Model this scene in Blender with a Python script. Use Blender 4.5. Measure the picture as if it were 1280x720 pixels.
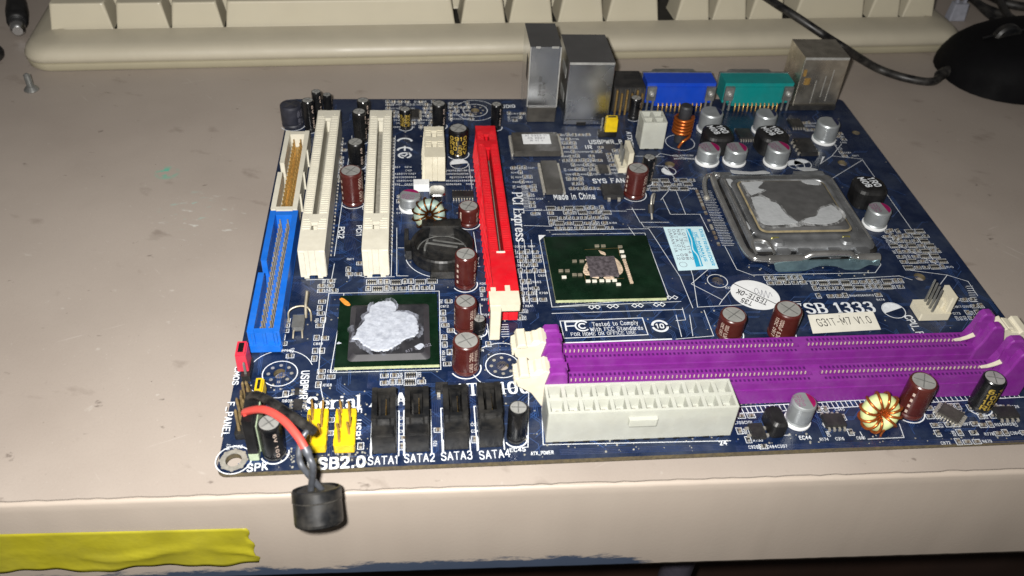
import bpy, bmesh, math, random
from mathutils import Vector, Matrix
S = 0.001                                   # everything below is written in millimetres
random.seed(7)
scn = bpy.context.scene
for o in list(bpy.data.objects): bpy.data.objects.remove(o)

# ------------------------------------------------------------------ camera, light, exposure
FPX, W, H = 1106.42, 1280, 720
CAM = Vector((54.42, -147.94, 189.88))
ROT = Matrix(((0.9947, 0.0212, -0.1001), (-0.0896, 0.6536, -0.7515), (0.0495, 0.7566, 0.6520)))
cam = bpy.data.objects.new('camera', bpy.data.cameras.new('camera'))
scn.collection.objects.link(cam)
cam.matrix_world = Matrix.Translation(CAM * S) @ ROT.to_4x4()
cam.data.sensor_width = 36; cam.data.lens = FPX * 36 / W
cam.data.clip_start = 0.005; cam.data.clip_end = 20
cam.data.dof.use_dof = True; cam.data.dof.focus_distance = 0.29; cam.data.dof.aperture_fstop = 20
scn.camera = cam
scn.render.resolution_x, scn.render.resolution_y = 1024, 576
wd = bpy.data.worlds.new('World'); scn.world = wd; wd.use_nodes = True
wd.node_tree.nodes['Background'].inputs[0].default_value = (1.0, 0.93, 0.86, 1)
wd.node_tree.nodes['Background'].inputs[1].default_value = 0.065
# the phone's LED flash beside its lens: the only strong light in the picture
ld = bpy.data.lights.new('phone_flash', 'AREA'); ld.shape = 'DISK'; ld.size = 0.009
ld.energy = 2.1; ld.color = (1.0, 0.972, 0.93)
lo = bpy.data.objects.new('phone_flash', ld); scn.collection.objects.link(lo)
lo.matrix_world = Matrix.Translation((CAM + ROT @ Vector((-12, 8, 4))) * S) @ ROT.to_4x4() @ Matrix.Rotation(math.radians(10), 4, 'Y') @ Matrix.Rotation(math.radians(4), 4, 'X')
vs = scn.view_settings
vs.view_transform = 'Standard'; vs.look = 'None'; vs.exposure = 0.0; vs.gamma = 1.0; vs.use_curve_mapping = False

# ------------------------------------------------------------------ pixel <-> place helpers (photo pixels, 1280 x 720)
def P(px, py, z=0.0):
    d = ROT @ Vector(((px - W / 2) / FPX, -(py - H / 2) / FPX, -1)); t = (z - CAM.z) / d.z
    p = CAM + d * t
    return p.x, p.y
def PR(x, y, z):
    d = ROT.transposed() @ (Vector((x, y, z)) - CAM)
    return W / 2 + FPX * d.x / -d.z, H / 2 - FPX * d.y / -d.z
def height_at(x, y, py):
    lo_, hi = 0.0, 60.0
    for _ in range(40):
        m = (lo_ + hi) / 2
        if PR(x, y, m)[1] > py: lo_ = m
        else: hi = m
    return lo_
def rect(x0, y0, x1, y1, z=0):
    xm, ym = (x0 + x1) / 2, (y0 + y1) / 2
    cx, cy = P(xm, ym, z)
    return cx, cy, abs(P(x1, ym, z)[0] - P(x0, ym, z)[0]), abs(P(xm, y0, z)[1] - P(xm, y1, z)[1])

# ------------------------------------------------------------------ materials
def hexc(h):
    v = [int(h[i:i + 2], 16) / 255 for i in (0, 2, 4)]
    return tuple(c / 12.92 if c <= .04045 else ((c + .055) / 1.055) ** 2.4 for c in v)
MATS = {}
def mk(name, col, rough=.5, metal=0, var=.12, scale=400, bump=.0, bscale=900, dust=0, dustcol='8a857c', rvar=.12, spec=.5, trans=0, coat=0, dscale=180):
    if isinstance(col, str): col = hexc(col)
    m = bpy.data.materials.new(name); m.use_nodes = True; nt = m.node_tree; N = nt.nodes; L = nt.links
    b = N['Principled BSDF']; b.inputs['Metallic'].default_value = metal
    b.inputs['Specular IOR Level'].default_value = spec; b.inputs['Coat Weight'].default_value = coat
    tc = N.new('ShaderNodeTexCoord')
    geo = N.new('ShaderNodeNewGeometry')
    nz = N.new('ShaderNodeTexNoise'); nz.inputs['Scale'].default_value = scale; nz.inputs['Detail'].default_value = 6
    L.new(geo.outputs['Position'], nz.inputs['Vector'])
    mr = N.new('ShaderNodeMapRange'); mr.inputs[1].default_value = .3; mr.inputs[2].default_value = .7
    mr.inputs[3].default_value = 1 - var; mr.inputs[4].default_value = 1 + var
    L.new(nz.outputs['Fac'], mr.inputs[0])
    mx = N.new('ShaderNodeMix'); mx.data_type = 'RGBA'; mx.blend_type = 'MULTIPLY'; mx.inputs[0].default_value = 1
    mx.inputs[6].default_value = (*col, 1); L.new(mr.outputs[0], mx.inputs[7])
    out = mx.outputs[2]
    rr = N.new('ShaderNodeMapRange'); rr.inputs[1].default_value = .3; rr.inputs[2].default_value = .7
    rr.inputs[3].default_value = max(.03, rough - rvar); rr.inputs[4].default_value = min(1, rough + rvar)
    nz2 = N.new('ShaderNodeTexNoise'); nz2.inputs['Scale'].default_value = scale * .45; nz2.inputs['Detail'].default_value = 5
    L.new(geo.outputs['Position'], nz2.inputs['Vector']); L.new(nz2.outputs['Fac'], rr.inputs[0])
    L.new(rr.outputs[0], b.inputs['Roughness'])
    if dust:
        nd = N.new('ShaderNodeTexNoise'); nd.inputs['Scale'].default_value = dscale; nd.inputs['Detail'].default_value = 8; nd.inputs['Roughness'].default_value = .68
        L.new(geo.outputs['Position'], nd.inputs['Vector'])
        md = N.new('ShaderNodeMapRange'); md.inputs[1].default_value = .42; md.inputs[2].default_value = .78; md.inputs[4].default_value = dust
        L.new(nd.outputs['Fac'], md.inputs[0])
        m2 = N.new('ShaderNodeMix'); m2.data_type = 'RGBA'; m2.inputs[7].default_value = (*hexc(dustcol), 1)
        L.new(md.outputs[0], m2.inputs[0]); L.new(out, m2.inputs[6]); out = m2.outputs[2]
    L.new(out, b.inputs['Base Color'])
    if bump:
        nb = N.new('ShaderNodeTexNoise'); nb.inputs['Scale'].default_value = bscale; nb.inputs['Detail'].default_value = 4
        L.new(geo.outputs['Position'], nb.inputs['Vector'])
        bp = N.new('ShaderNodeBump'); bp.inputs['Strength'].default_value = bump; bp.inputs['Distance'].default_value = .0006
        L.new(nb.outputs['Fac'], bp.inputs['Height']); L.new(bp.outputs[0], b.inputs['Normal'])
    if trans:
        tr = N.new('ShaderNodeBsdfTranslucent'); ms = N.new('ShaderNodeMixShader'); ms.inputs[0].default_value = trans
        L.new(out, tr.inputs[0]); L.new(b.outputs[0], ms.inputs[1]); L.new(tr.outputs[0], ms.inputs[2])
        L.new(ms.outputs[0], N['Material Output'].inputs[0])
    MATS[name] = m
    return m
mk('pcb', '0c1a35', .28, var=.22, scale=60, dust=.3, dscale=70, dustcol='5d6672', bump=.12, bscale=1500, spec=.45)
mk('pcb_edge', '5a5038', .7, var=.35, scale=900, dust=.6, dustcol='1d2436')
mk('trace_light', '24406f', .35, var=.2, scale=300, dust=.2)
mk('trace', '14264c', .33, var=.15, scale=300, dust=.2)
mk('silk', 'd6dade', .6, var=.12, scale=700, dust=.25, dustcol='59606c', dscale=420)
mk('tin', 'b4b0a6', .4, .55, var=.2, scale=900)
mk('pad_gold', 'a98a52', .4, .7, var=.25, scale=900)
mk('chip_brown', '5e5346', .6, var=.5, scale=1400)
mk('ic_black', '1c1c1e', .5, var=.2, scale=500, bump=.25, bscale=5000, dust=.3, dustcol='57544e')
mk('ic_grey', '34322f', .45, var=.15, scale=500, bump=.2, bscale=5000, dust=.35, dustcol='6a665e')
mk('black_plastic', '101113', .38, var=.2, scale=600, dust=.35, dustcol='56524b')
mk('black_matte', '0b0b0d', .5, var=.25, scale=600, dust=.25, dustcol='3d3c3b')
mk('white_plastic', 'c9c5b6', .42, var=.05, scale=400, dust=.22, dustcol='9a8f78', bump=.04)
mk('ivory_plastic', 'c8c2ae', .4, var=.05, scale=400, dust=.2, dustcol='a2967c')
mk('groove', '8d8a80', .6, var=.2, scale=800)
mk('nylon', 'd2d4cb', .3, var=.05, scale=250, dust=.2, dustcol='b8b29a', trans=.4)
mk('red_plastic', 'c2121f', .36, var=.08, scale=400, dust=.15, dustcol='8a5a55')
mk('purple', '73247e', .38, var=.08, scale=300, dust=.16, dustcol='9a70a2')
mk('purple_dark', '471056', .5, var=.15, scale=500)
mk('blue_plastic', '1160c0', .36, var=.08, scale=300, dust=.14, dustcol='5d84b0')
mk('vga_blue', '123fae', .38, var=.06, scale=300, dust=.12, dustcol='4a5a88')
mk('teal', '0e7a78', .38, var=.06, scale=300, dust=.15, dustcol='4c7a78')
mk('yellow_plastic', 'cdae10', .42, var=.1, scale=500, dust=.3, dustcol='8a7a30')
mk('jumper_red', 'c12c40', .42, var=.1, scale=500, dust=.15)
mk('sleeve_brown', '431916', .28, var=.12, scale=300, dust=.12, dustcol='7a5a50')
mk('sleeve_black', '0c0d10', .26, var=.15, scale=300, dust=.15, dustcol='55524c')
mk('sleeve_dark', '1a1c26', .5, var=.3, scale=300, dust=.35, dustcol='50505a')
mk('print_light', 'b9a79b', .5, var=.2, scale=1500)
mk('print_gold', '9c8437', .45, var=.25, scale=1500)
mk('aluminium', 'b9b9b5', .42, .6, var=.12, scale=500, bump=.05)
mk('can', 'a9aeb0', .42, .62, var=.1, scale=350, dust=.2, dustcol='8d9090')
mk('print_mauve', '7d5a70', .5, var=.2, scale=900)
mk('magenta', '8a1050', .4, .2, var=.15, scale=500)
mk('steel', 'd8dadc', .24, 1, var=.07, scale=120, bump=.03, bscale=200, rvar=.07)
mk('steel_dull', '8f908e', .45, .7, var=.25, scale=320, dust=.3, dustcol='6d6a62', rvar=.15)
mk('socket_steel', 'b2b5b8', .3, .86, var=.3, scale=160, dust=.3, dustcol='4a4c50', rvar=.14, bump=.35, bscale=220)
mk('olive_metal', '7d7848', .4, .5, var=.2)
mk('lever_steel', 'c4c4c2', .26, .9, var=.15, scale=200, bump=.1, bscale=300)
mk('rim_beige', 'a89a78', .4, .4, var=.3, scale=300)
mk('steel_blue', '7f9aa2', .35, .8, var=.2, scale=300)
mk('ps2_metal', 'c9c3b5', .3, .92, var=.2, scale=260, dust=.3, dustcol='8a8072')
mk('ihs', '6f6f6f', .42, .6, var=.15, scale=300, rvar=.15)
mk('paste', 'abb0ba', .62, var=.12, scale=500, bump=.3, bscale=900, dust=.7, dustcol='6a6f7e', dscale=560)
mk('paste_thin', 'a9acae', .6, var=.2, scale=260, bump=.25, bscale=500, dust=.7, dustcol='77797b', dscale=260)
mk('paste_tan', 'b9a58f', .7, var=.3, scale=900, bump=.8, bscale=1500)
mk('die', '6d666b', .2, .5, var=.5, scale=800, bump=.3, bscale=1400)
mk('substrate_green', '03180b', .3, var=.2, scale=250, dust=.12, dustcol='3a5a44')
mk('substrate_edge', 'a9b088', .6, var=.2, scale=600)
mk('mold_black', '202024', .42, var=.25, scale=220, dust=.4, dustcol='5d5c60', dscale=120)
mk('mold_bevel', '333236', .5, var=.2, scale=220)
mk('orange', 'c98334', .5, var=.2, scale=800)
mk('copper', 'b5622c', .3, .75, var=.2, scale=500)
mk('copper_dark', '6d4520', .3, .85, var=.3, scale=500)
mk('core_green', 'b9c48c', .5, var=.15, scale=500)
mk('core_grey', '7d948f', .5, var=.35, scale=350, dust=.6, dustcol='b3a878')
mk('ferrite', '26272b', .55, var=.2, scale=500)
mk('dull_brass', '7d6b4a', .45, .4, var=.3, scale=700)
mk('gold', 'ad8b50', .4, .55, var=.25, scale=800)
mk('pin', 'a39b88', .4, .55, var=.25, scale=800)
mk('sticker', 'd8dadb', .5, var=.04, scale=300, dust=.15, dustcol='a8a8a0')
mk('sticker_cream', 'd8d5c8', .5, var=.04, scale=300, dust=.12, dustcol='a8a8a0')
mk('sticker_blue', 'c4dfe6', .5, var=.05, scale=300)
mk('ink_cyan', '1d9cc4', .5, var=.1, scale=600)
mk('ink_black', '15151a', .6, var=.1, scale=600)
mk('ink_grey', '6d6d78', .6, var=.1, scale=600)
mk('wire_red', 'd5483f', .45, var=.06, scale=400)
mk('wire_black', '0d0d0f', .45, var=.15, scale=400, dust=.2)
mk('shrink', '4c4f55', .4, .2, var=.25, scale=600)
mk('pale_green', '9fae92', .5, var=.15, scale=600)
mk('crud', '8c8a80', .9, var=.35, scale=900, bump=.6)
mk('keyboard', 'aca593', .5, var=.03, scale=90, bump=.05, bscale=2500, dust=.12, dustcol='7a7261', dscale=40)
mk('keyboard_low', 'a8a18a', .5, var=.03, scale=90)
mk('keycap', 'b7b09c', .45, var=.03, scale=120, dust=.12, dustcol='8c8266', dscale=60)
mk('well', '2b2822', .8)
mk('mouse', '050507', .75, var=.2, scale=200, spec=.15)
mk('tape', '958e22', .4, var=.16, scale=70, bump=.3, bscale=260, dust=.45, dustcol='7f7a34', dscale=90)
mk('clear_plug', 'a9abb6', .3, trans=.3)
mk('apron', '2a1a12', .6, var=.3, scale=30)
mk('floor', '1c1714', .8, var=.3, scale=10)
mk('pole', '4a4650', .4, .3)
# desk laminate: pinkish grey-beige with scuffs, dark specks, pale scratches and a green paint spot
def desk_mat():
    m = mk('desk', '9e948b', .46, var=.05, scale=22, bump=.05, bscale=1400, rvar=.06, spec=.35)
    nt = m.node_tree; N = nt.nodes; L = nt.links; b = N['Principled BSDF']
    geo = N.new('ShaderNodeNewGeometry')
    def layer(scale, lo_, hi, fac, col, stretch=(1, 1, 1), rot=0, gate=None):
        old = b.inputs['Base Color'].links[0].from_socket
        mp = N.new('ShaderNodeMapping'); mp.inputs['Scale'].default_value = stretch
        vr = N.new('ShaderNodeVectorRotate'); vr.rotation_type = 'Z_AXIS'; vr.inputs['Angle'].default_value = rot
        L.new(geo.outputs['Position'], vr.inputs['Vector']); L.new(vr.outputs[0], mp.inputs[0])
        n = N.new('ShaderNodeTexNoise'); n.inputs['Scale'].default_value = scale; n.inputs['Detail'].default_value = 5
        L.new(mp.outputs[0], n.inputs['Vector'])
        r = N.new('ShaderNodeMapRange'); r.inputs[1].default_value = lo_; r.inputs[2].default_value = hi; r.inputs[4].default_value = fac
        L.new(n.outputs['Fac'], r.inputs[0]); f = r.outputs[0]
        if gate:                                  # a patch with a place of its own
            (gx, gy), gr = gate
            vd = N.new('ShaderNodeVectorMath'); vd.operation = 'DISTANCE'; L.new(geo.outputs['Position'], vd.inputs[0]); vd.inputs[1].default_value = (gx * S, gy * S, DZ * S)
            gm = N.new('ShaderNodeMapRange'); gm.inputs[1].default_value = gr * S; gm.inputs[2].default_value = gr * S * .3
            L.new(vd.outputs['Value'], gm.inputs[0])
            mu = N.new('ShaderNodeMath'); mu.operation = 'MULTIPLY'; L.new(f, mu.inputs[0]); L.new(gm.outputs[0], mu.inputs[1]); f = mu.outputs[0]
        x = N.new('ShaderNodeMix'); x.data_type = 'RGBA'; x.inputs[7].default_value = (*hexc(col), 1)
        L.new(f, x.inputs[0]); L.new(old, x.inputs[6]); L.new(x.outputs[2], b.inputs['Base Color'])
    layer(2600, .50, .72, .10, '6f635b')
    layer(900, .69, .76, .4, 'c4beb6')
    layer(620, .74, .79, .6, '4e453e')
    layer(300, .70, .80, .55, 'b9b4ac')
    layer(500, .71, .75, .28, 'c4beb7', (.07, 1, 1), .9)
    layer(500, .71, .75, .25, 'c0bab3', (.07, 1, 1), -.4)
    layer(170, .70, .76, .6, '4a413b', (1, 1.6, 1))
    layer(14, .45, .75, .25, '6d6058')
    layer(55, .64, .74, .4, '5e5148', (1, 1.8, 1), .4)
    layer(8, .5, .7, .18, '84786e')
    layer(160, .73, .79, .35, 'c4bfb8', (.35, 1, 1), .5)
    layer(260, .42, .55, .95, '3fae94', gate=(P(209, 216, DZ), 5))
    layer(420, .60, .68, .6, '8fb4aa', (.5, 1, 1), gate=(P(240, 262, DZ), 14))
    layer(420, .63, .72, .6, 'c6c8c2', (.5, 1, 1), .3, gate=(P(255, 280, DZ), 22))
    return m

# ------------------------------------------------------------------ mesh builder
class MB:
    def __init__(s): s.v = []; s.f = []; s.m = []; s.s = []
    def add(s, vs, fs, m=0, smooth=False):
        o = len(s.v); s.v += [tuple(v) for v in vs]
        for f in fs: s.f.append([i + o for i in f]); s.m.append(m); s.s.append(smooth)
        return s
    def box(s, x0, x1, y0, y1, z0, z1, m=0, top=None, tx=0, ty=0):
        a, b = tx, ty
        vs = [(x0, y0, z0), (x1, y0, z0), (x1, y1, z0), (x0, y1, z0), (x0 + a, y0 + b, z1), (x1 - a, y0 + b, z1), (x1 - a, y1 - b, z1), (x0 + a, y1 - b, z1)]
        s.add(vs, [(3, 2, 1, 0), (0, 1, 5, 4), (1, 2, 6, 5), (2, 3, 7, 6), (3, 0, 4, 7)], m)
        s.add(vs[4:], [(0, 1, 2, 3)], m if top is None else top); return s
    def prism(s, poly, z0, z1, m=0, top=None, fn=None):
        n = len(poly); fn = fn or (lambda x, y, z: (x, y, z))
        a = sum(poly[i][0] * poly[(i + 1) % n][1] - poly[(i + 1) % n][0] * poly[i][1] for i in range(n))
        if a < 0: poly = poly[::-1]
        vs = [fn(x, y, z0) for x, y in poly] + [fn(x, y, z1) for x, y in poly]
        s.add(vs, [list(range(n))[::-1]] + [(i, (i + 1) % n, n + (i + 1) % n, n + i) for i in range(n)], m)
        s.add(vs[n:], [list(range(n))], m if top is None else top); return s
    def lathe(s, prof, n=24, m=0, c=(0, 0, 0), mats=None, a0=0, a1=2 * math.pi, smooth=True):
        full = abs(a1 - a0 - 2 * math.pi) < 1e-6; k = n if full else n + 1
        vs = [(c[0] + r * math.cos(a0 + (a1 - a0) * i / n), c[1] + r * math.sin(a0 + (a1 - a0) * i / n), c[2] + z) for r, z in prof for i in range(k)]
        for j in range(len(prof) - 1):
            s.add(vs[j * k:(j + 2) * k], [(i, (i + 1) % k, k + (i + 1) % k, k + i) for i in range(n)], mats[j] if mats else m, smooth)
        if full and prof[-1][0] > 1e-6: s.add(vs[-k:], [list(range(k))], mats[-1] if mats else m)
        if full and prof[0][0] > 1e-6: s.add(vs[:k], [list(range(k))[::-1]], mats[0] if mats else m)
        return s
    def tube(s, pts, r, n=8, m=0, closed=False, caps=True):
        pts = [Vector(p) for p in pts]; N = len(pts); rs = r if isinstance(r, (list, tuple)) else [r] * N
        up = None; rings = []
        for i, p in enumerate(pts):
            a = pts[i - 1] if (i or closed) else p; b = pts[(i + 1) % N] if (i < N - 1 or closed) else p
            t = (b - a).normalized()
            if up is None: up = t.orthogonal().normalized()
            up = (up - t * up.dot(t)); up = up.normalized() if up.length > 1e-6 else t.orthogonal().normalized()
            w = t.cross(up)
            rings.append([p + (up * math.cos(2 * math.pi * k / n) + w * math.sin(2 * math.pi * k / n)) * rs[i] for k in range(n)])
        vs = [v for R_ in rings for v in R_]; fs = []
        for i in range(N if closed else N - 1):
            j = (i + 1) % N
            fs += [(i * n + k, i * n + (k + 1) % n, j * n + (k + 1) % n, j * n + k) for k in range(n)]
        s.add(vs, fs, m, True)
        if caps and not closed: s.add(rings[0], [list(range(n))[::-1]], m); s.add(rings[-1], [list(range(n))], m)
        return s
    def loops(s, loops, m=0, close_first=False, close_last=False, smooth=False):
        n = len(loops[0]); vs = [p for l in loops for p in l]
        s.add(vs, [(j * n + i, j * n + (i + 1) % n, (j + 1) * n + (i + 1) % n, (j + 1) * n + i) for j in range(len(loops) - 1) for i in range(n)], m, smooth)
        if close_first: s.add(loops[0], [list(range(n))[::-1]], m)
        if close_last: s.add(loops[-1], [list(range(n))], m)
        return s
    def mesh(s, name, mats):
        me = bpy.data.meshes.new(name)
        me.from_pydata([(a * S, b * S, c * S) for a, b, c in s.v], [], s.f)
        for m in mats: me.materials.append(MATS[m] if isinstance(m, str) else m)
        me.polygons.foreach_set('material_index', s.m); me.polygons.foreach_set('use_smooth', s.s); me.update()
        return me
def obj(name, mb, mats, parent=None, loc=(0, 0, 0), rz=0, bevel=0, kind=None, label=None, tilt=None, seg=2):
    me = mb if isinstance(mb, bpy.types.Mesh) else mb.mesh(name, mats if isinstance(mats, (list, tuple)) else [mats])
    o = bpy.data.objects.new(name, me); scn.collection.objects.link(o)
    o.location = Vector(loc) * S; o.rotation_euler = tilt if tilt else (0, 0, rz)
    if parent:
        o.parent = parent
        if parent.type == 'EMPTY': o.location = Vector(loc) * S - parent.location
    if bevel:
        md = o.modifiers.new('bevel', 'BEVEL'); md.width = bevel * S; md.segments = seg; md.limit_method = 'ANGLE'; md.angle_limit = math.radians(40)
    if kind: o['kind'] = kind
    if label: o['label'] = label
    return o
def thing(name, label, cat, loc=(0, 0, 0), group=None):
    o = bpy.data.objects.new(name, None); scn.collection.objects.link(o); o.location = Vector(loc) * S
    o.empty_display_size = .01; tag(o, label, cat, group); return o
def tag(o, label, cat, group=None):
    o['label'] = label; o['category'] = cat
    if group: o['group'] = group
    return o
def rrect(x0, x1, y0, y1, r, k=5):
    pts = []
    for cx, cy, a in ((x1 - r, y1 - r, 0), (x0 + r, y1 - r, 90), (x0 + r, y0 + r, 180), (x1 - r, y0 + r, 270)):
        for i in range(k + 1):
            t = math.radians(a + 90 * i / k); pts.append((cx + r * math.cos(t), cy + r * math.sin(t)))
    return pts
def smooth_path(pts, k=6):
    pts = [Vector(p) for p in pts]; out = []
    for i in range(len(pts) - 1):
        p0 = pts[max(i - 1, 0)]; p1 = pts[i]; p2 = pts[i + 1]; p3 = pts[min(i + 2, len(pts) - 1)]
        for j in range(k):
            t = j / k
            out.append(.5 * ((2 * p1) + (p2 - p0) * t + (2 * p0 - 5 * p1 + 4 * p2 - p3) * t * t + (3 * p1 - p0 - 3 * p2 + p3) * t ** 3))
    return out + [pts[-1]]

# ------------------------------------------------------------------ stroke lettering (6 units cap height)
GL = {'A': '0 0 2 6 4 0|.8 2 3.2 2', 'B': '.4 0 .4 6|~.4 6 2.6 6 3.6 5.2 3.6 4 2.6 3.2 .4 3.2|~.4 3.2 2.8 3.2 4 2.3 4 .9 2.8 0 .4 0',
 'C': '~4 4.8 3 6 1.5 6 .2 4.6 .2 1.4 1.5 0 3 0 4 1.2', 'D': '.4 0 .4 6|~.4 6 2.3 6 4 4.5 4 1.5 2.3 0 .4 0', 'E': '.4 0 .4 6|.4 6 3.8 6|.4 3.1 3 3.1|.4 0 3.8 0',
 'F': '.4 0 .4 6|.4 6 3.8 6|.4 3.1 3 3.1', 'G': '~4 4.8 3 6 1.5 6 .2 4.6 .2 1.4 1.5 0 3 0 4 1.2|4 1.2 4 2.8 2.4 2.8', 'H': '.3 0 .3 6|3.7 0 3.7 6|.3 3.1 3.7 3.1',
 'I': '.6 0 .6 6', 'J': '~3.4 6 3.4 1.3 2.4 0 1.2 0 .2 1.2', 'K': '.4 0 .4 6|3.8 6 .4 2.4|1.5 3.4 3.9 0', 'L': '.4 6 .4 0|.4 0 3.6 0', 'M': '.2 0 .2 6 2.4 1.6 4.6 6 4.6 0',
 'N': '.3 0 .3 6 3.7 0 3.7 6', 'O': '~2 6 .6 5.2 .1 3 .6 .8 2 0 3.4 .8 3.9 3 3.4 5.2 2 6', 'P': '.4 0 .4 6|~.4 6 2.8 6 3.8 5.1 3.8 3.6 2.8 2.7 .4 2.7', 'Q': '~2 6 .6 5.2 .1 3 .6 .8 2 0 3.4 .8 3.9 3 3.4 5.2 2 6|2.6 1.4 4 -.4',
 'R': '.4 0 .4 6|~.4 6 2.8 6 3.8 5.1 3.8 3.9 2.8 3.1 .4 3.1|2.2 3.1 3.9 0', 'S': '~3.7 4.9 2.9 6 1.2 6 .2 4.8 .6 3.7 3.2 2.5 3.8 1.3 2.9 0 1.1 0 .1 1.2', 'T': '2 0 2 6|0 6 4 6', 'U': '~.3 6 .3 1.5 1.2 0 2.8 0 3.7 1.5 3.7 6',
 'V': '0 6 2 0 4 6', 'W': '0 6 1.3 0 2.6 5 3.9 0 5.2 6', 'X': '.2 0 3.8 6|.2 6 3.8 0', 'Y': '0 6 2 3 4 6|2 3 2 0', 'Z': '.2 6 3.8 6 .2 0 3.8 0',
 '0': '~2 6 .7 5.2 .3 3 .7 .8 2 0 3.3 .8 3.7 3 3.3 5.2 2 6', '1': '.2 4.8 1.2 6 1.2 0', '2': '~.3 4.7 1.1 6 2.9 6 3.6 4.8 3.2 3.4 .3 0|.3 0 3.8 0', '3': '~.3 5.1 1.2 6 2.8 6 3.6 4.8 2.9 3.4 1.6 3.2|~1.6 3.2 3 3.1 3.8 1.7 2.9 0 1.2 0 .2 1.1',
 '4': '2.9 0 2.9 6 .1 1.9 4 1.9', '5': '3.5 6 .7 6 .5 3.4|~.5 3.4 2.4 3.9 3.8 2.2 3 .2 1.4 0 .2 .9', '6': '~3.4 5.5 2 6 .6 4.6 .3 2 1.2 0 2.9 0 3.7 1.8 2.9 3.4 1.2 3.3 .4 2', '7': '.2 6 3.8 6 1.4 0', '8': '~2 6 .6 5.3 .7 3.8 3.4 2.3 3.4 .7 2 0 .6 .7 .6 2.3 3.3 3.8 3.4 5.3 2 6', '9': '~3.6 4 2.8 2.6 1.1 2.7 .3 4.2 1.1 6 2.8 6 3.7 4 3.4 1.4 2 0 .6 .5',
 'a': '~.4 3.4 1.4 4 2.6 3.9 3.1 3|3.1 3.2 3.1 0|~3.1 2.4 1.2 2.2 .2 1.3 .8 .1 2 .1 3.1 1', 'c': '~3.2 3.2 2.2 4 1 3.8 .2 2 1 .2 2.2 0 3.2 .9', 'd': '3.1 6 3.1 0|~3.1 3 2 4 .9 3.7 .2 2 .9 .2 2 0 3.1 1', 'e': '~.2 2.1 3.3 2.1 3 3.4 1.8 4 .7 3.5 .2 2 .8 .3 2 0 3.2 .8',
 'f': '~2.6 5.7 1.8 6 1.1 5 1.1 0|.2 3.9 2.2 3.9', 'h': '.4 0 .4 6|~.4 2.8 1.5 4 2.7 3.8 3 2.8 3 0', 'i': '.6 0 .6 4|.6 5.3 .6 5.8', 'l': '.6 0 .6 6', 'm': '.4 0 .4 4|~.4 2.9 1.3 4 2.2 3.8 2.4 2.8 2.4 0|~2.4 2.9 3.3 4 4.2 3.8 4.4 2.8 4.4 0', 'n': '.4 0 .4 4|~.4 2.8 1.5 4 2.7 3.8 3 2.8 3 0',
 'o': '~1.8 4 .6 3.4 .2 2 .6 .6 1.8 0 3 .6 3.4 2 3 3.4 1.8 4', 'p': '.4 -1.9 .4 4|~.4 3 1.5 4 2.7 3.7 3.4 2 2.7 .3 1.5 0 .4 1', 'r': '.4 0 .4 4|~.4 2.6 1.2 3.8 2.4 3.9', 's': '~2.9 3.2 2 4 .8 3.8 .5 2.8 2.6 1.6 2.9 .7 2 0 .9 0 .2 .8', 't': '~1.1 5.4 1.1 .8 1.8 0 2.7 .4|.1 3.9 2.4 3.9', 'x': '.2 0 3.2 4|.2 4 3.2 0', 'y': '.2 4 1.8 .2|3.4 4 1 -1.9',
 '-': '.5 2.6 2.8 2.6', '.': '.5 0 .5 .4', '_': '0 -.6 3.6 -.6', '+': '.4 2.6 3.6 2.6|2 1 2 4.2', '/': '0 0 3 6', 'u': '~.4 4 .4 1 1.2 0 2.2 .2 3 1|3 4 3 0', 'V ': ''}
GW = {'I': 1.2, 'i': 1.2, 'l': 1.2, '.': 1, '1': 2.2, ' ': 2.2, 'M': 4.8, 'W': 5.2, 'm': 4.8, 'r': 2.4, 't': 2.6, 'f': 2.4, 's': 3.1, 'c': 3.3, 'e': 3.4, 'a': 3.2, 'n': 3.3, 'h': 3.3, 'd': 3.4, 'o': 3.6, 'p': 3.5, 'x': 3.4, '-': 3.2, 'u': 3.4, 'y': 3.6}
def _hull(a, b, w, h):
    if b[0] < a[0]: a, b = b, a
    (x0, y0), (x1, y1) = a, b
    if y1 >= y0: return [(x0 - w, y0 + h), (x0 - w, y0 - h), (x0 + w, y0 - h), (x1 + w, y1 - h), (x1 + w, y1 + h), (x1 - w, y1 + h)]
    return [(x0 + w, y0 + h), (x0 - w, y0 + h), (x0 - w, y0 - h), (x1 - w, y1 - h), (x1 + w, y1 - h), (x1 + w, y1 + h)]
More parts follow.
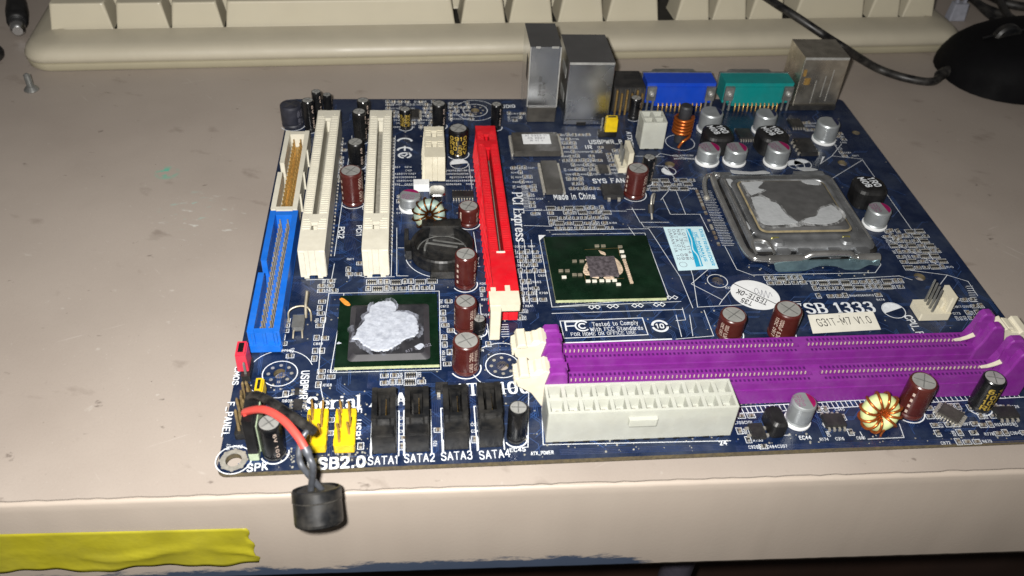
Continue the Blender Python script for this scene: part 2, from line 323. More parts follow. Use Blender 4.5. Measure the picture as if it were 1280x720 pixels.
def glyphs(txt, pw=.35, ph=.35, serif=False, k=3, gap=1.5):
    polys = []; x = 0
    for ch in txt:
        if ch in GL:
            for st in GL[ch].split('|'):
                sm = st[0] == '~'; n = [float(t) for t in st.lstrip('~').split()]
                pts = list(zip(n[::2], n[1::2]))
                if sm: pts = [(v.x, v.y) for v in smooth_path([(a, b, 0) for a, b in pts], k)]
                for a, b in zip(pts, pts[1:]): polys.append([(p[0] + x, p[1]) for p in _hull(a, b, pw, ph)])
                if serif:
                    for e, f in ((pts[0], pts[1]), (pts[-1], pts[-2])):
                        if abs(e[0] - f[0]) < .8 * abs(e[1] - f[1]) and (not sm) and e[1] in (0, 6, 4, -1.9):
                            l, r = (-pw - .55, pw + .55) if e[1] in (0, -1.9) or e[1] == 6 and ch in 'ATVIPFEBRDHKMNWXY' else (-pw - .6, 0)
                            if e[1] in (0, 6) and ch in 'EBDPFR' and e[0] < 1: r = 0
                            if ch == 'T' and e[1] == 6: continue
                            yy = e[1] - ph if e[1] > 0 else e[1] + ph * .3
                            polys.append([(e[0] + l + x, yy - ph), (e[0] + r + x, yy - ph), (e[0] + r + x, yy + ph), (e[0] + l + x, yy + ph)])
                    if ch == 'T':
                        for xx in (0, 4): polys.append([(xx - ph + x, 4.6), (xx + ph + x, 4.6), (xx + ph + x, 6), (xx - ph + x, 6)])
                    if ch in 'EFCS' and not sm:
                        polys.append([(3.8 - ph + x, 4.7), (3.8 + ph + x, 4.7), (3.8 + ph + x, 6), (3.8 - ph + x, 6)])
                        if ch == 'E': polys.append([(3.8 - ph + x, 0), (3.8 + ph + x, 0), (3.8 + ph + x, 1.3), (3.8 - ph + x, 1.3)])
        x += GW.get(ch, 4) + gap
    return polys, x - gap
DZC = [0]
def put(mb, polys, fn, m=0, z=0):
    for p in polys:
        DZC[0] = (DZC[0] + 1) % 13
        mb.add([fn(x, y, z + DZC[0] * .0025) for x, y in p], [list(range(len(p)))], m)
def text(mb, txt, p0, p1, pt, m=0, z=.05, zp=0, **kw):
    """lettering whose baseline runs from photo pixel p0 to p1; pt is a pixel at cap height above p0"""
    polys, w = glyphs(txt, **kw)
    a = Vector(P(*p0, zp)); b = Vector(P(*p1, zp)); t = Vector(P(*pt, zp))
    u = (b - a); L = u.length; u = u / L; n = Vector((-u.y, u.x)); h = abs((t - a).dot(n)); sx, sy = L / w, h / 6
    put(mb, polys, lambda x, y, zz: (a.x + u.x * x * sx + n.x * y * sy, a.y + u.y * x * sx + n.y * y * sy, zz), m, z + zp)
def text_mm(mb, txt, x, y, h, ang=0, m=0, z=.05, wid=1.0, center=False, **kw):
    polys, w = glyphs(txt, **kw); s_ = h / 6; c, si = math.cos(ang), math.sin(ang); x0 = -w / 2 if center else 0
    put(mb, polys, lambda a, b, zz: (x + ((a + x0) * wid * c - b * si) * s_, y + ((a + x0) * wid * si + b * c) * s_, zz), m, z)
def line(mb, pts, w=.22, m=0, z=.05, closed=False):
    pts = list(pts) + ([pts[0]] if closed else [])
    for a, b in zip(pts, pts[1:]):
        d = Vector((b[0] - a[0], b[1] - a[1]))
        if d.length < 1e-6: continue
        d.normalize(); n = Vector((-d.y, d.x)) * w / 2; e = d * w / 2
        DZC[0] = (DZC[0] + 1) % 13; zz = z + DZC[0] * .0025
        mb.add([(a[0] - e.x - n.x, a[1] - e.y - n.y, zz), (b[0] + e.x - n.x, b[1] + e.y - n.y, zz), (b[0] + e.x + n.x, b[1] + e.y + n.y, zz), (a[0] - e.x + n.x, a[1] - e.y + n.y, zz)], [(0, 1, 2, 3)], m)
def pl(*px): return [P(*p) for p in px]
def arc(mb, c, r, a0=0, a1=360, w=.22, m=0, z=.05, n=28, ry=None):
    line(mb, [(c[0] + r * math.cos(math.radians(a0 + (a1 - a0) * i / n)), c[1] + (ry or r) * math.sin(math.radians(a0 + (a1 - a0) * i / n))) for i in range(n + 1)], w, m, z)
def disc(mb, c, r, m=0, z=.05, n=14, a0=0, a1=360):
    pts = [(c[0] + r * math.cos(math.radians(a0 + (a1 - a0) * i / n)), c[1] + r * math.sin(math.radians(a0 + (a1 - a0) * i / n)), z) for i in range(n + (a1 - a0 < 360))]
    mb.add(pts, [list(range(len(pts)))], m)

# ------------------------------------------------------------------ desk, what is under it
DZ = -4.5
desk_mat()
def edge_mat():
    m = mk('desk_edge', 'a0958a', .42, var=.05, scale=25, bump=.05, bscale=1200, dust=.15, dustcol='a39c92', dscale=60, spec=.35)
    nt = m.node_tree; N = nt.nodes; L = nt.links; b = N['Principled BSDF']; old = b.inputs['Base Color'].links[0].from_socket
    geo = N.new('ShaderNodeNewGeometry'); sp = N.new('ShaderNodeSeparateXYZ'); L.new(geo.outputs['Position'], sp.inputs[0])
    n = N.new('ShaderNodeTexNoise'); n.inputs['Scale'].default_value = 190; n.inputs['Detail'].default_value = 7; n.inputs['Roughness'].default_value = .7
    mp = N.new('ShaderNodeMapping'); mp.inputs['Scale'].default_value = (.45, 1, 1.5); L.new(geo.outputs['Position'], mp.inputs[0]); L.new(mp.outputs[0], n.inputs['Vector'])
    # worn lower edge: old blue paint shows through up to a ragged line
    n2 = N.new('ShaderNodeTexNoise'); n2.inputs['Scale'].default_value = 14; L.new(geo.outputs['Position'], n2.inputs['Vector'])
    r = N.new('ShaderNodeMapRange'); r.inputs[1].default_value = -.0335; r.inputs[2].default_value = -.0440; L.new(sp.outputs[2], r.inputs[0])
    gx = N.new('ShaderNodeMapRange'); gx.inputs[1].default_value = .135; gx.inputs[2].default_value = .105; L.new(sp.outputs[0], gx.inputs[0])
    mu = N.new('ShaderNodeMath'); mu.operation = 'MULTIPLY'; L.new(r.outputs[0], mu.inputs[0]); L.new(gx.outputs[0], mu.inputs[1])
    ad = N.new('ShaderNodeMath'); ad.operation = 'ADD'; L.new(mu.outputs[0], ad.inputs[0]); L.new(n.outputs['Fac'], ad.inputs[1])
    th = N.new('ShaderNodeMapRange'); th.inputs[1].default_value = .98; th.inputs[2].default_value = 1.12; L.new(ad.outputs[0], th.inputs[0])
    x = N.new('ShaderNodeMix'); x.data_type = 'RGBA'; x.inputs[7].default_value = (*hexc('3c4658'), 1)
    L.new(th.outputs[0], x.inputs[0]); L.new(old, x.inputs[6]); L.new(x.outputs[2], b.inputs['Base Color'])
edge_mat()
fy = lambda x: -2.4 - (x + 54) * (3.7 / 276.5)          # the desk's front edge
desk = thing('desk', 'greyish beige laminate desk with a chipped front edge under the motherboard', 'desk', (100, 250, DZ - 45))
b = MB()
xs = [-420 + 1000 * i / 400 for i in range(401)]; rnd = random.Random(3)
top = [(x, fy(x) + rnd.uniform(-.22, .22), DZ) for x in xs]
low = [(x, p[1] + .1, DZ - .6) for x, p in zip(xs, top)]
n = len(xs)
b.add(top + low, [(i, n + i, n + i + 1, i + 1) for i in range(n - 1)], 0)
b.add(top + [(580, 700, DZ), (-420, 700, DZ)], [list(range(n + 2))], 0)
obj('desk_top', b, 'desk', desk)
b = MB()
zb = lambda x: DZ - 38.5 - (x + 54) * (5.0 / 276.5)
prof = []
for k, (dy, f) in enumerate(((2.5, .03), (.5, .031), (-.25, .04), (-.5, .06), (-.55, .12), (-.5, .96), (-.1, 1.0), (12, 1.0))):
    prof.append([(x, fy(x) + dy + rnd.uniform(-.06, .06), DZ + (zb(x) - DZ) * f) for x in xs])
b.add([p for r_ in prof for p in r_], [(j * n + i, (j + 1) * n + i, (j + 1) * n + i + 1, j * n + i + 1) for j in range(len(prof) - 1) for i in range(n - 1)], 0, True)
obj('edge_band', b, 'desk_edge', desk)
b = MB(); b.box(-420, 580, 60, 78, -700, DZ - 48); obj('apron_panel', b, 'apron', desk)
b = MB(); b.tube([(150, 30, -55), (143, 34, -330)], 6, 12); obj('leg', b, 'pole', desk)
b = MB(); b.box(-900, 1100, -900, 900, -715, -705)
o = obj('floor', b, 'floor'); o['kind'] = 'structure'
# yellow tape on the front edge
def tape():
    b = MB(); nx, nz = 70, 14; vs = []
    for i in range(nx + 1):
        for j in range(nz + 1):
            u, v = i / nx, j / nz
            x = -80 + u * 85.5 + (v * 1.6 + .5 * math.sin(v * 17) if u == 1 else 0)
            zt = -17.8 - (x + 54) * .02; zl = -35.6 - (x + 54) * .004 + .5 * math.sin(x * .21) + .35 * math.sin(x * .63)
            z = zt + (zl - zt) * v
            w = .28 + .55 * max(0, math.sin(x * .11 + v * 4.2 + 1)) ** 4 * v + .9 * max(0, 1 - abs(v - .62 - .12 * math.sin(x * .15)) * 9) * (1 if -40 < x < 15 else .2) * abs(math.sin(x * .09 + .8))
            w += .8 * max(0, v - .8) * 5 * max(0, math.sin(x * .17 + 2)) * .6
            vs.append((x, fy(x) - .5 - w, z))
    m = nz + 1
    b.add(vs, [(i * m + j, i * m + j + 1, (i + 1) * m + j + 1, (i + 1) * m + j) for i in range(nx) for j in range(nz)], 0, True)
    o = obj('adhesive_tape', b, 'tape'); md = o.modifiers.new('solid', 'SOLIDIFY'); md.thickness = .12 * S; md.offset = 1
    tag(o, 'wrinkled strip of yellow adhesive tape stuck on the desk front edge', 'tape')
tape()

# ------------------------------------------------------------------ keyboard behind the board
KA = math.radians(3.2); KO = (-119.0, 226.5)                  # front-left corner and turn
kb = thing('keyboard', 'old beige desktop keyboard lying behind the motherboard', 'keyboard', (KO[0], KO[1], DZ))
kb.rotation_euler = (0, 0, KA)
def to_k(px, py, z):
    x, y = P(px, py, z); dx, dy = x - KO[0], y - KO[1]
    return dx * math.cos(KA) + dy * math.sin(KA), -dx * math.sin(KA) + dy * math.cos(KA)
def kpart(name, mb, mats, parent=kb, **kw):
    o = obj(name, mb, mats, None, **kw); o.parent = parent; return o
KL, KD = 452, 165
def case_loop(ins, z, r, y0=0): return [(x, y, z) for x, y in rrect(ins, KL - ins, ins + y0, KD, r, 8)]
b = MB(); b.loops([case_loop(2.5, .3, 9), case_loop(.8, 2, 10), case_loop(.4, 4.6, 10)], 0, True, True, True); kpart('lower_shell', b, 'keyboard_low')
b = MB()
b.loops([case_loop(1.2, 4.4, 9.5), case_loop(.9, 5.0, 10), case_loop(.2, 5.4, 10), case_loop(.1, 7.4, 10.5), case_loop(1.0, 9.6, 11), case_loop(3, 11.2, 11), case_loop(6, 12.1, 11), case_loop(10, 12.8, 10), case_loop(15.5, 13.3, 5)], 0, False, False, True)
wx0, wx1, wy0 = 15.9, KL - 15.9, 16.6
lo_ = case_loop(15.5, 13.3, 5); hi = [(x, y, 13.4) for x, y in rrect(wx0, wx1, wy0, KD - 12, 1, 8)]; dp = [(x, y, 6) for x, y, z in hi]
b.loops([lo_, hi, dp], 0, False, False)
kpart('upper_shell', b, 'keyboard')
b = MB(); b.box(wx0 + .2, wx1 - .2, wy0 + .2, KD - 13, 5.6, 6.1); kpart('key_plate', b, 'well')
def keycap(x0, x1, y0, y1, z0=12.2, h=12.5):
    b = MB(); n = 10
    def ring(i0, i1, f, z, r, dish=0):
        return [(x, y, z - dish * (1 - ((x - (x0 + x1) / 2) / ((x1 - x0) / 2)) ** 2)) for x, y in rrect(x0 + i0, x1 - i0, y0 + f, y1 - i1, r, 3)]
    b.loops([ring(0, 0, 0, z0, .5), ring(.25, .2, .25, z0 + 1, .6), ring(1.9, 1.4, .9, z0 + h - .5, 1.4), ring(2.4, 1.9, 1.5, z0 + h, 1.6, .5)], 0, True, True)
    return b
rows = [[(60, 139, 38), (143, 210, 37), (212, 278, 36.5), (281, 571, 34), (576, 633, 27), (636, 692, 25.5), (697, 755, 24), (757, 823, 21.5), (843, 886, 20), (888, 931, 18), (933, 976, 16.5), (988, 1075, 14.5), (1079, 1118, 12.5), (1121, 1160, 11.5)]]
for x0, x1, py in rows[0]:
    a = to_k(x0, py, 14 + DZ)[0]; c = to_k(x1, py, 14 + DZ)[0]
    kpart('key', keycap(a, c, wy0 + 1.1, wy0 + 18.2), 'keycap', bevel=.35)
x = 16.5
for r_ in range(1, 4):
    x = 16.5; kw = [36, 18, 18, 18, 18, 18, 18, 18, 18, 18, 18, 46][:] if r_ % 2 else [29] + [18] * 11 + [34]
    for w_ in kw:
        if x + w_ < 292: kpart('key', keycap(x, x + w_ - 1.0, wy0 + .7 + 19 * r_, wy0 + 17.8 + 19 * r_), 'keycap', bevel=.35)
        x += w_ + .9
    for k in range(4): kpart('key', keycap(364 + 19 * k, 382 + 19 * k, wy0 + .7 + 19 * r_, wy0 + 17.8 + 19 * r_), 'keycap', bevel=.35)

# ------------------------------------------------------------------ mouse, cables, plugs, screw
MX = 360
mo = thing('computer_mouse', 'black computer mouse with its cable running over the keyboard', 'mouse', (MX, 229, DZ))
b = MB(); loops = []
for k in range(11):
    t = k / 10; z = 25 * math.sin(t * math.pi / 2); s_ = math.cos(t * math.pi / 2) ** .55 if k < 10 else .02
    lp = []
    for i in range(36):
        a = 2 * math.pi * i / 36; cx, sy = math.cos(a), math.sin(a)
        ex = 50 * math.copysign(abs(cx) ** .8, cx); ey = 31 * math.copysign(abs(sy) ** .85, sy) * (1 - .12 * math.cos(a))
        lp.append((MX + ex * s_ + 6 * (1 - s_), 229 + ey * s_, DZ + .4 + z * (1 - .15 * max(0, -cx) * s_)))
    loops.append(lp)
b.loops(loops, 0, True, True, True); obj('shell', b, 'mouse', mo)
b = MB(); b.tube(smooth_path([(324, 229, DZ + 19.5), (338, 229, DZ + 23), (353, 229, DZ + 25)]), .5, 6); obj('button_seam', b, 'black_plastic', mo)
b = MB(); b.lathe([(0, -2.6), (6, -2.6), (7, -1.5), (7, 1.5), (6, 2.6), (0, 2.6)], 20)
obj('scroll_wheel', b, 'black_plastic', mo, loc=(336, 229, DZ + 19.5), tilt=(math.pi / 2, 0, 0))
def px3(L_): return [(*P(a, b_, z), z) for a, b_, z in L_]
b = MB(); b.tube(smooth_path([(322, 229, DZ + 5), (311, 226.5, DZ + 3.2)] + px3([(1165, 102, DZ + 2.0), (1130, 97, DZ + 2.0), (1098, 86, DZ + 2.2), (1075, 73, DZ + 8), (1052, 58, DZ + 15.8), (1030, 44, DZ + 17), (1000, 24, DZ + 21.5), (975, 8, DZ + 24), (950, -8, DZ + 25), (925, -22, DZ + 25)]), 8), 2.0, 10); obj('cable', b, 'wire_black', mo)
b = MB(); b.tube(smooth_path([(322, 229, DZ + 5), (312, 226.8, DZ + 3.3), (305.5, 223.5, DZ + 2.5)]), [3.3 - .06 * i for i in range(13)], 10); obj('strain_relief', b, 'wire_black', mo)
def cable(pts, r, label, name='cable'):
    b = MB(); b.tube(smooth_path(px3(pts), 8), r, 10); o = obj(name, b, 'wire_black'); tag(o, label, 'cable', 'black cables behind the mouse')
cable([(1205, -12, DZ + 2.2), (1225, 6, DZ + 2.2), (1252, 18, DZ + 2.2), (1300, 38, DZ + 2.2)], 2.2, 'black cable lying lowest between the mouse and the clear plug')
cable([(1215, -16, DZ + 2.5), (1240, -4, DZ + 2.5), (1265, 6, DZ + 2.5), (1310, 12, DZ + 2.5)], 2.5, 'thicker black cable running straight behind the mouse')
cable([(1195, -16, DZ + 6.4), (1212, -6, DZ + 6.8), (1245, 24, DZ + 6.6), (1285, 28, DZ + 6.5)], 2.0, 'black cable crossing over another just behind the mouse')
cable([(1240, -18, DZ + 3), (1262, 22, DZ + 10.5), (1285, 32, DZ + 10.5), (1310, 20, DZ + 8)], 1.9, 'thin black cable arching over the others behind the mouse')
x, y = P(1196, 27, DZ)
pg = thing('clear_plug', 'small translucent plastic plug standing by the keyboard end', 'plug', (x, y + 4, DZ))
b = MB(); b.box(x - 4.6, x + 4.6, y, y + 6, DZ, DZ + 9.5, tx=.6, ty=.5); obj('body', b, 'clear_plug', pg, bevel=.6)
b = MB()
for k in (-1, 1): b.box(x + k * 2.2 - .7, x + k * 2.2 + .7, y + 2.4, y + 3.6, DZ + 9.4, DZ + 13)
obj('contact', b, 'clear_plug', pg)
# audio plug at the keyboard's left end
x, y = P(24, 52, DZ)
ap = thing('jack_plug', 'black cable plug with a silver tip beside the keyboard', 'plug', (x, y, DZ))
dirv = Vector((-.28, .93, .12)).normalized(); q = Vector((x, y + 2, DZ + 4.3))
b = MB(); b.tube([q + dirv * t for t in (0, .6, 1.2, 6.5, 6.6, 7.4, 8)], [2.2, 3.0, 3.3, 3.3, 3.0, 3.0, 3.2], 16); obj('metal_tip', b, 'steel', ap)
b = MB(); b.tube([q + dirv * t for t in (7.6, 8.2, 16, 26, 36)], [3.6, 4.6, 5.0, 4.3, 2.6], 16); obj('housing', b, 'black_matte', ap)
q2 = q + dirv * 35
b = MB(); b.tube(smooth_path([tuple(q2), tuple(q2 + dirv * 14), (q2.x - 18, q2.y + 40, DZ + 2.4), (q2.x - 50, q2.y + 62, DZ + 2.4)]), 2.1, 10); obj('cable', b, 'wire_black', ap)
b = MB(); b.tube(smooth_path(px3([(-45, 50, DZ + 1.8), (-18, 58, DZ + 1.8), (-2, 62, DZ + 1.8), (-4, 72, DZ + 1.8), (-35, 76, DZ + 1.8)])), 1.9, 10)
tag(obj('thin_cable', b, 'wire_black'), 'thin black cable loop on bare desk left of the keyboard', 'cable')
# loose screw standing on its head
x, y = P(37, 117, DZ)
sc = thing('screw', 'small silver screw standing on its head in front of the keyboard corner', 'screw', (x, y + 3, DZ))
b = MB(); b.lathe([(2.9, 0), (3.1, .3), (3.0, .7), (1.9, 1.9), (1.4, 2.2)], 20, smooth=False); obj('head', b, 'steel_dull', sc, loc=(x, y + 3, DZ))
b = MB(); prof = [(1.35, 2.0)]
for k in range(9): prof += [(1.5, 2.3 + k * .6), (1.15, 2.6 + k * .6)]
prof += [(.5, 7.9), (0, 8)]
b.lathe(prof, 14); obj('shaft', b, 'steel_dull', sc, loc=(x, y + 3, DZ))

# ================================================================== the motherboard
BW, BD = 245.5, 197.0
mb_ = thing('motherboard', 'dusty blue computer motherboard lying on the desk', 'motherboard', (BW / 2, BD / 2, DZ))
def part(name, mb, mats, parent=mb_, **kw): return obj(name, mb, mats, parent, **kw)
HOLES = [(P(292, 575), 2.1), (P(350, 467), 1.9), (P(628, 457), 1.9), (P(594, 138), 1.9), ((153.5, 72.2), 2.0), ((225.5, 72.2), 2.0), ((225.5, 144.2), 2.0), ((153.5, 144.2), 2.0), (P(1070, 166), 1.7), ((238.5, 36), 1.9)]
def make_pcb():
    bm = bmesh.new()
    def loop(pts):
        vs = [bm.verts.new((x * S, y * S, 0)) for x, y in pts]
        return [bm.edges.new((vs[i], vs[(i + 1) % len(vs)])) for i in range(len(vs))]
    es = loop(rrect(0, BW, 0, BD, 2.2, 6))
    for (x, y), r in HOLES: es += loop([(x + r * math.cos(t * math.pi / 10), y + r * math.sin(t * math.pi / 10)) for t in range(20)])
    bmesh.ops.triangle_fill(bm, use_beauty=True, use_dissolve=False, edges=es)
    for f in bm.faces:
        if f.normal.z < 0: f.normal_flip()
    r = bmesh.ops.extrude_face_region(bm, geom=bm.faces[:])
    bmesh.ops.translate(bm, verts=[v for v in r['geom'] if isinstance(v, bmesh.types.BMVert)], vec=(0, 0, 0))
    newv = {v for v in r['geom'] if isinstance(v, bmesh.types.BMVert)}
    for v in bm.verts:
        if v not in newv: v.co.z = -1.6 * S
    bmesh.ops.recalc_face_normals(bm, faces=bm.faces)
    for f in bm.faces: f.material_index = 0 if abs(f.normal.z) > .5 else 1
    me = bpy.data.meshes.new('circuit_board'); bm.to_mesh(me); bm.free()
    me.materials.append(MATS['pcb']); me.materials.append(MATS['pcb_edge'])
    return obj('circuit_board', me, None, mb_)
make_pcb()
b = MB()                                                    # solder tails under the board carry it on the desk
for k in range(90):
    x, y = random.uniform(4, BW - 4), random.uniform(3, BD - 4)
    b.lathe([(.5, 0), (.35, -1.4), (.12, DZ + 1.62)], 6, c=(x, y, -1.6))
part('solder_tails', b, 'tin', kind='stuff')

SK = MB()        # fine silkscreen marks: 0 silk
TR = MB()        # traces and vias
SM = MB()        # chip resistors and capacitors: 0 tin, 1 brown, 2 black, 3 silk-white
KEEP = []        # lettering keeps its surroundings clear of small parts
def lettering(txt, *a, **kw):
    b = MB(); text(b, txt, *a, **kw); part('printed_lettering', b, 'silk')
    KEEP.append((min(v[0] for v in b.v) - .9, max(v[0] for v in b.v) + .9, min(v[1] for v in b.v) - .9, max(v[1] for v in b.v) + .9))
def clear(x, y, dx=1.2, dy=1.0): return not any(a - dx < x < b_ + dx and c_ - dy < y < d_ + dy for a, b_, c_, d_ in KEEP)
SER = dict(pw=.62, ph=.22, serif=True)
BLD = dict(pw=.5, ph=.45)
lettering('SPK', (309, 589.5), (334, 587), (309, 581), **BLD)
lettering('USB2.0', (384, 587), (456, 583), (384, 574.5), pw=.6, ph=.55)
lettering('Serial ATA', (384, 512.5), (507, 506), (384, 497.5), **SER)
lettering('ATA 100', (571, 495), (662, 491), (571, 480.5), **SER)
for t, a, c in (('SATA1', (460, 581), (497.5, 579.5)), ('SATA2', (505.5, 578), (543.5, 576.5)), ('SATA3', (552, 575.5), (590.5, 573.5)), ('SATA4', (600, 574), (638, 571))):
    lettering(t, a, c, (a[0], a[1] - 9.5), pw=.34, ph=.34)
lettering('F_PANEL', (285, 503), (277, 546), (293, 503.5), **BLD)
lettering('CMOS', (294.3, 459), (290.5, 481), (301, 459), **BLD)
lettering('USBPWR_F', (377.5, 464), (373, 511), (386.5, 464), **BLD)
lettering('F_USB1', (443.5, 511), (441, 550), (452, 511), **BLD)
lettering('PCI2', (424, 284), (423, 298), (430.5, 284), **BLD)
lettering('PCI1', (446, 282), (445.5, 295), (452, 282), **BLD)
lettering('PCI Express', (640.5, 241), (645.5, 301.5), (652.5, 241), **SER)
lettering('Made in China', (693, 249.5), (744, 248.5), (693, 242.5), pw=.45, ph=.45)
lettering('SYS FAN', (742, 229), (781, 228), (742, 224), **BLD)
lettering('USBPWR_R', (737, 180), (778, 179.5), (737, 175.5), **BLD)
lettering('IR', (732, 186), (740, 186), (732, 182), **BLD)
lettering('Tested to Comply', (741, 408), (798, 405.5), (741, 403.2), pw=.36, ph=.26, serif=True)
lettering('With FCC Standards', (738.5, 414.3), (804, 412), (738.5, 409.8), pw=.36, ph=.26, serif=True)
lettering('FOR HOME OR OFFICE USE', (714, 420), (795, 417.5), (714, 416.2), pw=.36, ph=.26, serif=True)
lettering('FSB 1333', (996, 392), (1095, 389.5), (996, 380), **SER)
lettering('CPU_F', (1130, 395), (1147, 419), (1138, 393.8), **BLD)
lettering('ATX12V', (783, 165), (786.5, 184), (788.5, 165), **BLD)
lettering('EC45', (637.5, 565), (657, 564), (637.5, 560.5), **BLD)
lettering('EC44', (1000, 549.5), (1014.5, 549), (1000, 545.3), **BLD)
lettering('ATX_POWER', (664, 569), (692, 567.5), (664, 565), **BLD)
lettering('24', (900, 556.5), (909, 556), (900, 551.5), **BLD)
lettering('JDIO', (628, 135), (644, 134.5), (628, 131.5), **BLD)
# FCC mark: F with two nested arcs
b = MB(); w = .5
line(b, pl((708, 413), (706, 402.5), (722, 402)), w); line(b, pl((707.4, 408), (718, 407.4)), w)
c = P(728, 407.6)
arc(b, c, 2.2, 50, 310, w); arc(b, c, 1.1, 50, 310, w)
part('printed_emblem', b, 'silk')
line(SK, pl((700, 401.5), (803, 397.5), (810, 418.5), (705, 423)), .3, closed=True)
b = MB(); line(b, pl((703.5, 429), (839, 424)), .55); part('printed_bar', b, 'silk')
b = MB(); c = P(825, 407.6); arc(b, c, 2.4, 20, 165, .75); arc(b, c, 2.4, 200, 345, .75)
text_mm(b, '10', c[0], c[1] - .95, 1.9, center=True, pw=.6, ph=.5); part('printed_emblem', b, 'silk')
# CE mark (turned a quarter) and tick mark under it
b = MB(); c = P(506, 175)
arc(b, (c[0], c[1] - 1.0), 2.7, 8, 172, .9, n=14, ry=2.1)
c = P(506, 185); arc(b, (c[0], c[1] - 1.8), 2.7, 8, 172, .9, n=14, ry=2.1); line(b, [(c[0], c[1] + 1), (c[0], c[1] - 1.8)], .7)
part('printed_emblem', b, 'silk')
b = MB(); c = P(506, 193); arc(b, (c[0], c[1] - .8), 2.3, -60, 250, .8, n=18, ry=1.8); line(b, [(c[0] - 1.2, c[1] - .6), (c[0], c[1] - 1.4), (c[0] + 1.6, c[1] + 1)], .6)
part('printed_emblem', b, 'silk')
# mounting hole rings with plated dots
for (px, py), r1, r2 in (((350, 467), 5.0, 9.5), ((628, 457), 5.0, 9.5), ((594, 138), 5.2, 8.6), ((292, 575), 4.6, 0)):
    c = P(px, py); arc(SK, c, r1, 0, 360, .28)
    if r2: arc(SK, c, r2, 20, 330, .22)
    for k in range(8):
        a = k * math.pi / 4; disc(TR, (c[0] + 3.3 * math.cos(a), c[1] + 3.3 * math.sin(a)), .55, 1, .03, 8)
c = P(292, 575)
b = MB()
for k in range(24):
    a, a2 = k * math.pi / 12, (k + 1) * math.pi / 12
    b.add([(c[0] + r_ * math.cos(t), c[1] + r_ * math.sin(t), .04) for r_, t in ((2.12, a), (3.5, a), (3.5, a2), (2.12, a2))], [(0, 1, 2, 3)])
part('plated_ring', b, 'tin')
arc(SK, (153.5, 72.2), 3.4, 0, 360, .25)

# outlines and guide lines read from the photograph
for ln in ([(683, 288), (811, 286), (850, 346), (866, 385)], [(690, 293), (806, 291.5), (836, 372), (700, 383)], [(674, 298), (690, 384), (851, 377)],
           [(690, 392), (853, 387)], [(846, 285), (866, 345), (872, 384), (930, 381)], [(930, 381), (1000, 377)], [(864, 355), (885, 337)], [(864, 355), (903, 375), (899, 381)], [(903, 375), (914, 362)],
           [(906, 308), (921, 337), (940, 344), (1094, 341), (1101, 331), (1097, 322)], [(845, 225), (832, 208), (797, 205)], [(828, 247), (838, 268), (875, 268), (886, 290)],
           [(826, 250), (837, 237), (845, 238), (857, 268)], [(790, 260), (800, 278), (836, 278)], [(783, 262), (806, 262)], [(801, 278), (805, 284), (830, 284)],
           [(777, 195), (830, 196)], [(870, 200), (825, 192), (815, 200)], [(1025, 205), (1040, 195), (1052, 180)], [(1040, 195), (1078, 199)], [(1024, 233), (1078, 200)], [(1078, 200), (1170, 330)], [(1170, 330), (1102, 296)],
           [(1184, 344), (1138, 338)], [(1184, 344), (1158, 378)], [(1184, 344), (1210, 352), (1222, 370)], [(1140, 350), (1124, 345), (1000, 352)], [(655, 263), (706, 263)], [(655, 282), (690, 283)],
           [(418, 330), (411, 368), (400, 440)], [(349, 436), (367, 330)], [(411, 367), (549, 364)], [(549, 364), (551, 462), (413, 466), (430, 367)], [(400, 440), (398, 470)],
           [(460, 366), (490, 365)], [(640, 560), (660, 559), (661, 480)], [(612, 425), (609, 405)], [(620, 425), (618, 405)], [(853, 385), (857, 400), (845, 401)], [(845, 394), (852, 421)], [(862, 394), (866, 420)], [(880, 388), (892, 420), (845, 424)],
           [(655, 380), (648, 300)], [(662, 380), (655, 300)], [(672, 380), (664, 300)], [(604, 420), (600, 380)], [(598, 330), (592, 290)], [(558, 335), (600, 333)],
           [(496, 285), (496, 345)], [(496, 345), (510, 345)], [(498, 310), (505, 310)], [(1085, 549), (1130, 547), (1124, 530)], [(963, 545), (988, 544)], [(1080, 549), (1075, 540)], [(436, 348), (436, 345)], [(499, 232), (520, 232)], [(400, 480), (404, 500)], [(676, 479), (679, 556), (913, 551)], [(806, 312), (786, 284)], [(744, 264), (783, 264)],
           [(420, 349), (383, 350)], [(493, 346), (456, 347)], [(440, 170), (418, 320)], [(494, 170), (489, 345)], [(450, 345), (456, 346)], [(620, 250), (640, 400)], [(590, 236), (586, 205)]):
    line(SK, pl(*ln), .2)
# silk shapes: half moons by capacitors, white triangles
def half_moon(px, py, r, a0):
    b = MB(); c = P(px, py); disc(b, c, r, 0, .055, 16, a0, a0 + 180); part('printed_polarity_mark', b, 'silk'); arc(SK, c, r + .2, 0, 360, .25)
for a in ((574, 205, 3.3, 10), (1117, 388, 3.6, 20), (995, 206, 3.2, 10), (836, 214, 2.6, 120), (1003, 205, 3.4, 20)): half_moon(*a)
for tri in ([(673, 294), (682, 294), (674, 301)], [(1066, 236), (1078, 240), (1072, 247)], [(1028, 196), (1031, 196), (1025, 206)]):
    b = MB(); p = pl(*tri); b.add([(x, y, .06) for x, y in p], [(0, 1, 2)]); part('printed_arrow', b, 'silk')

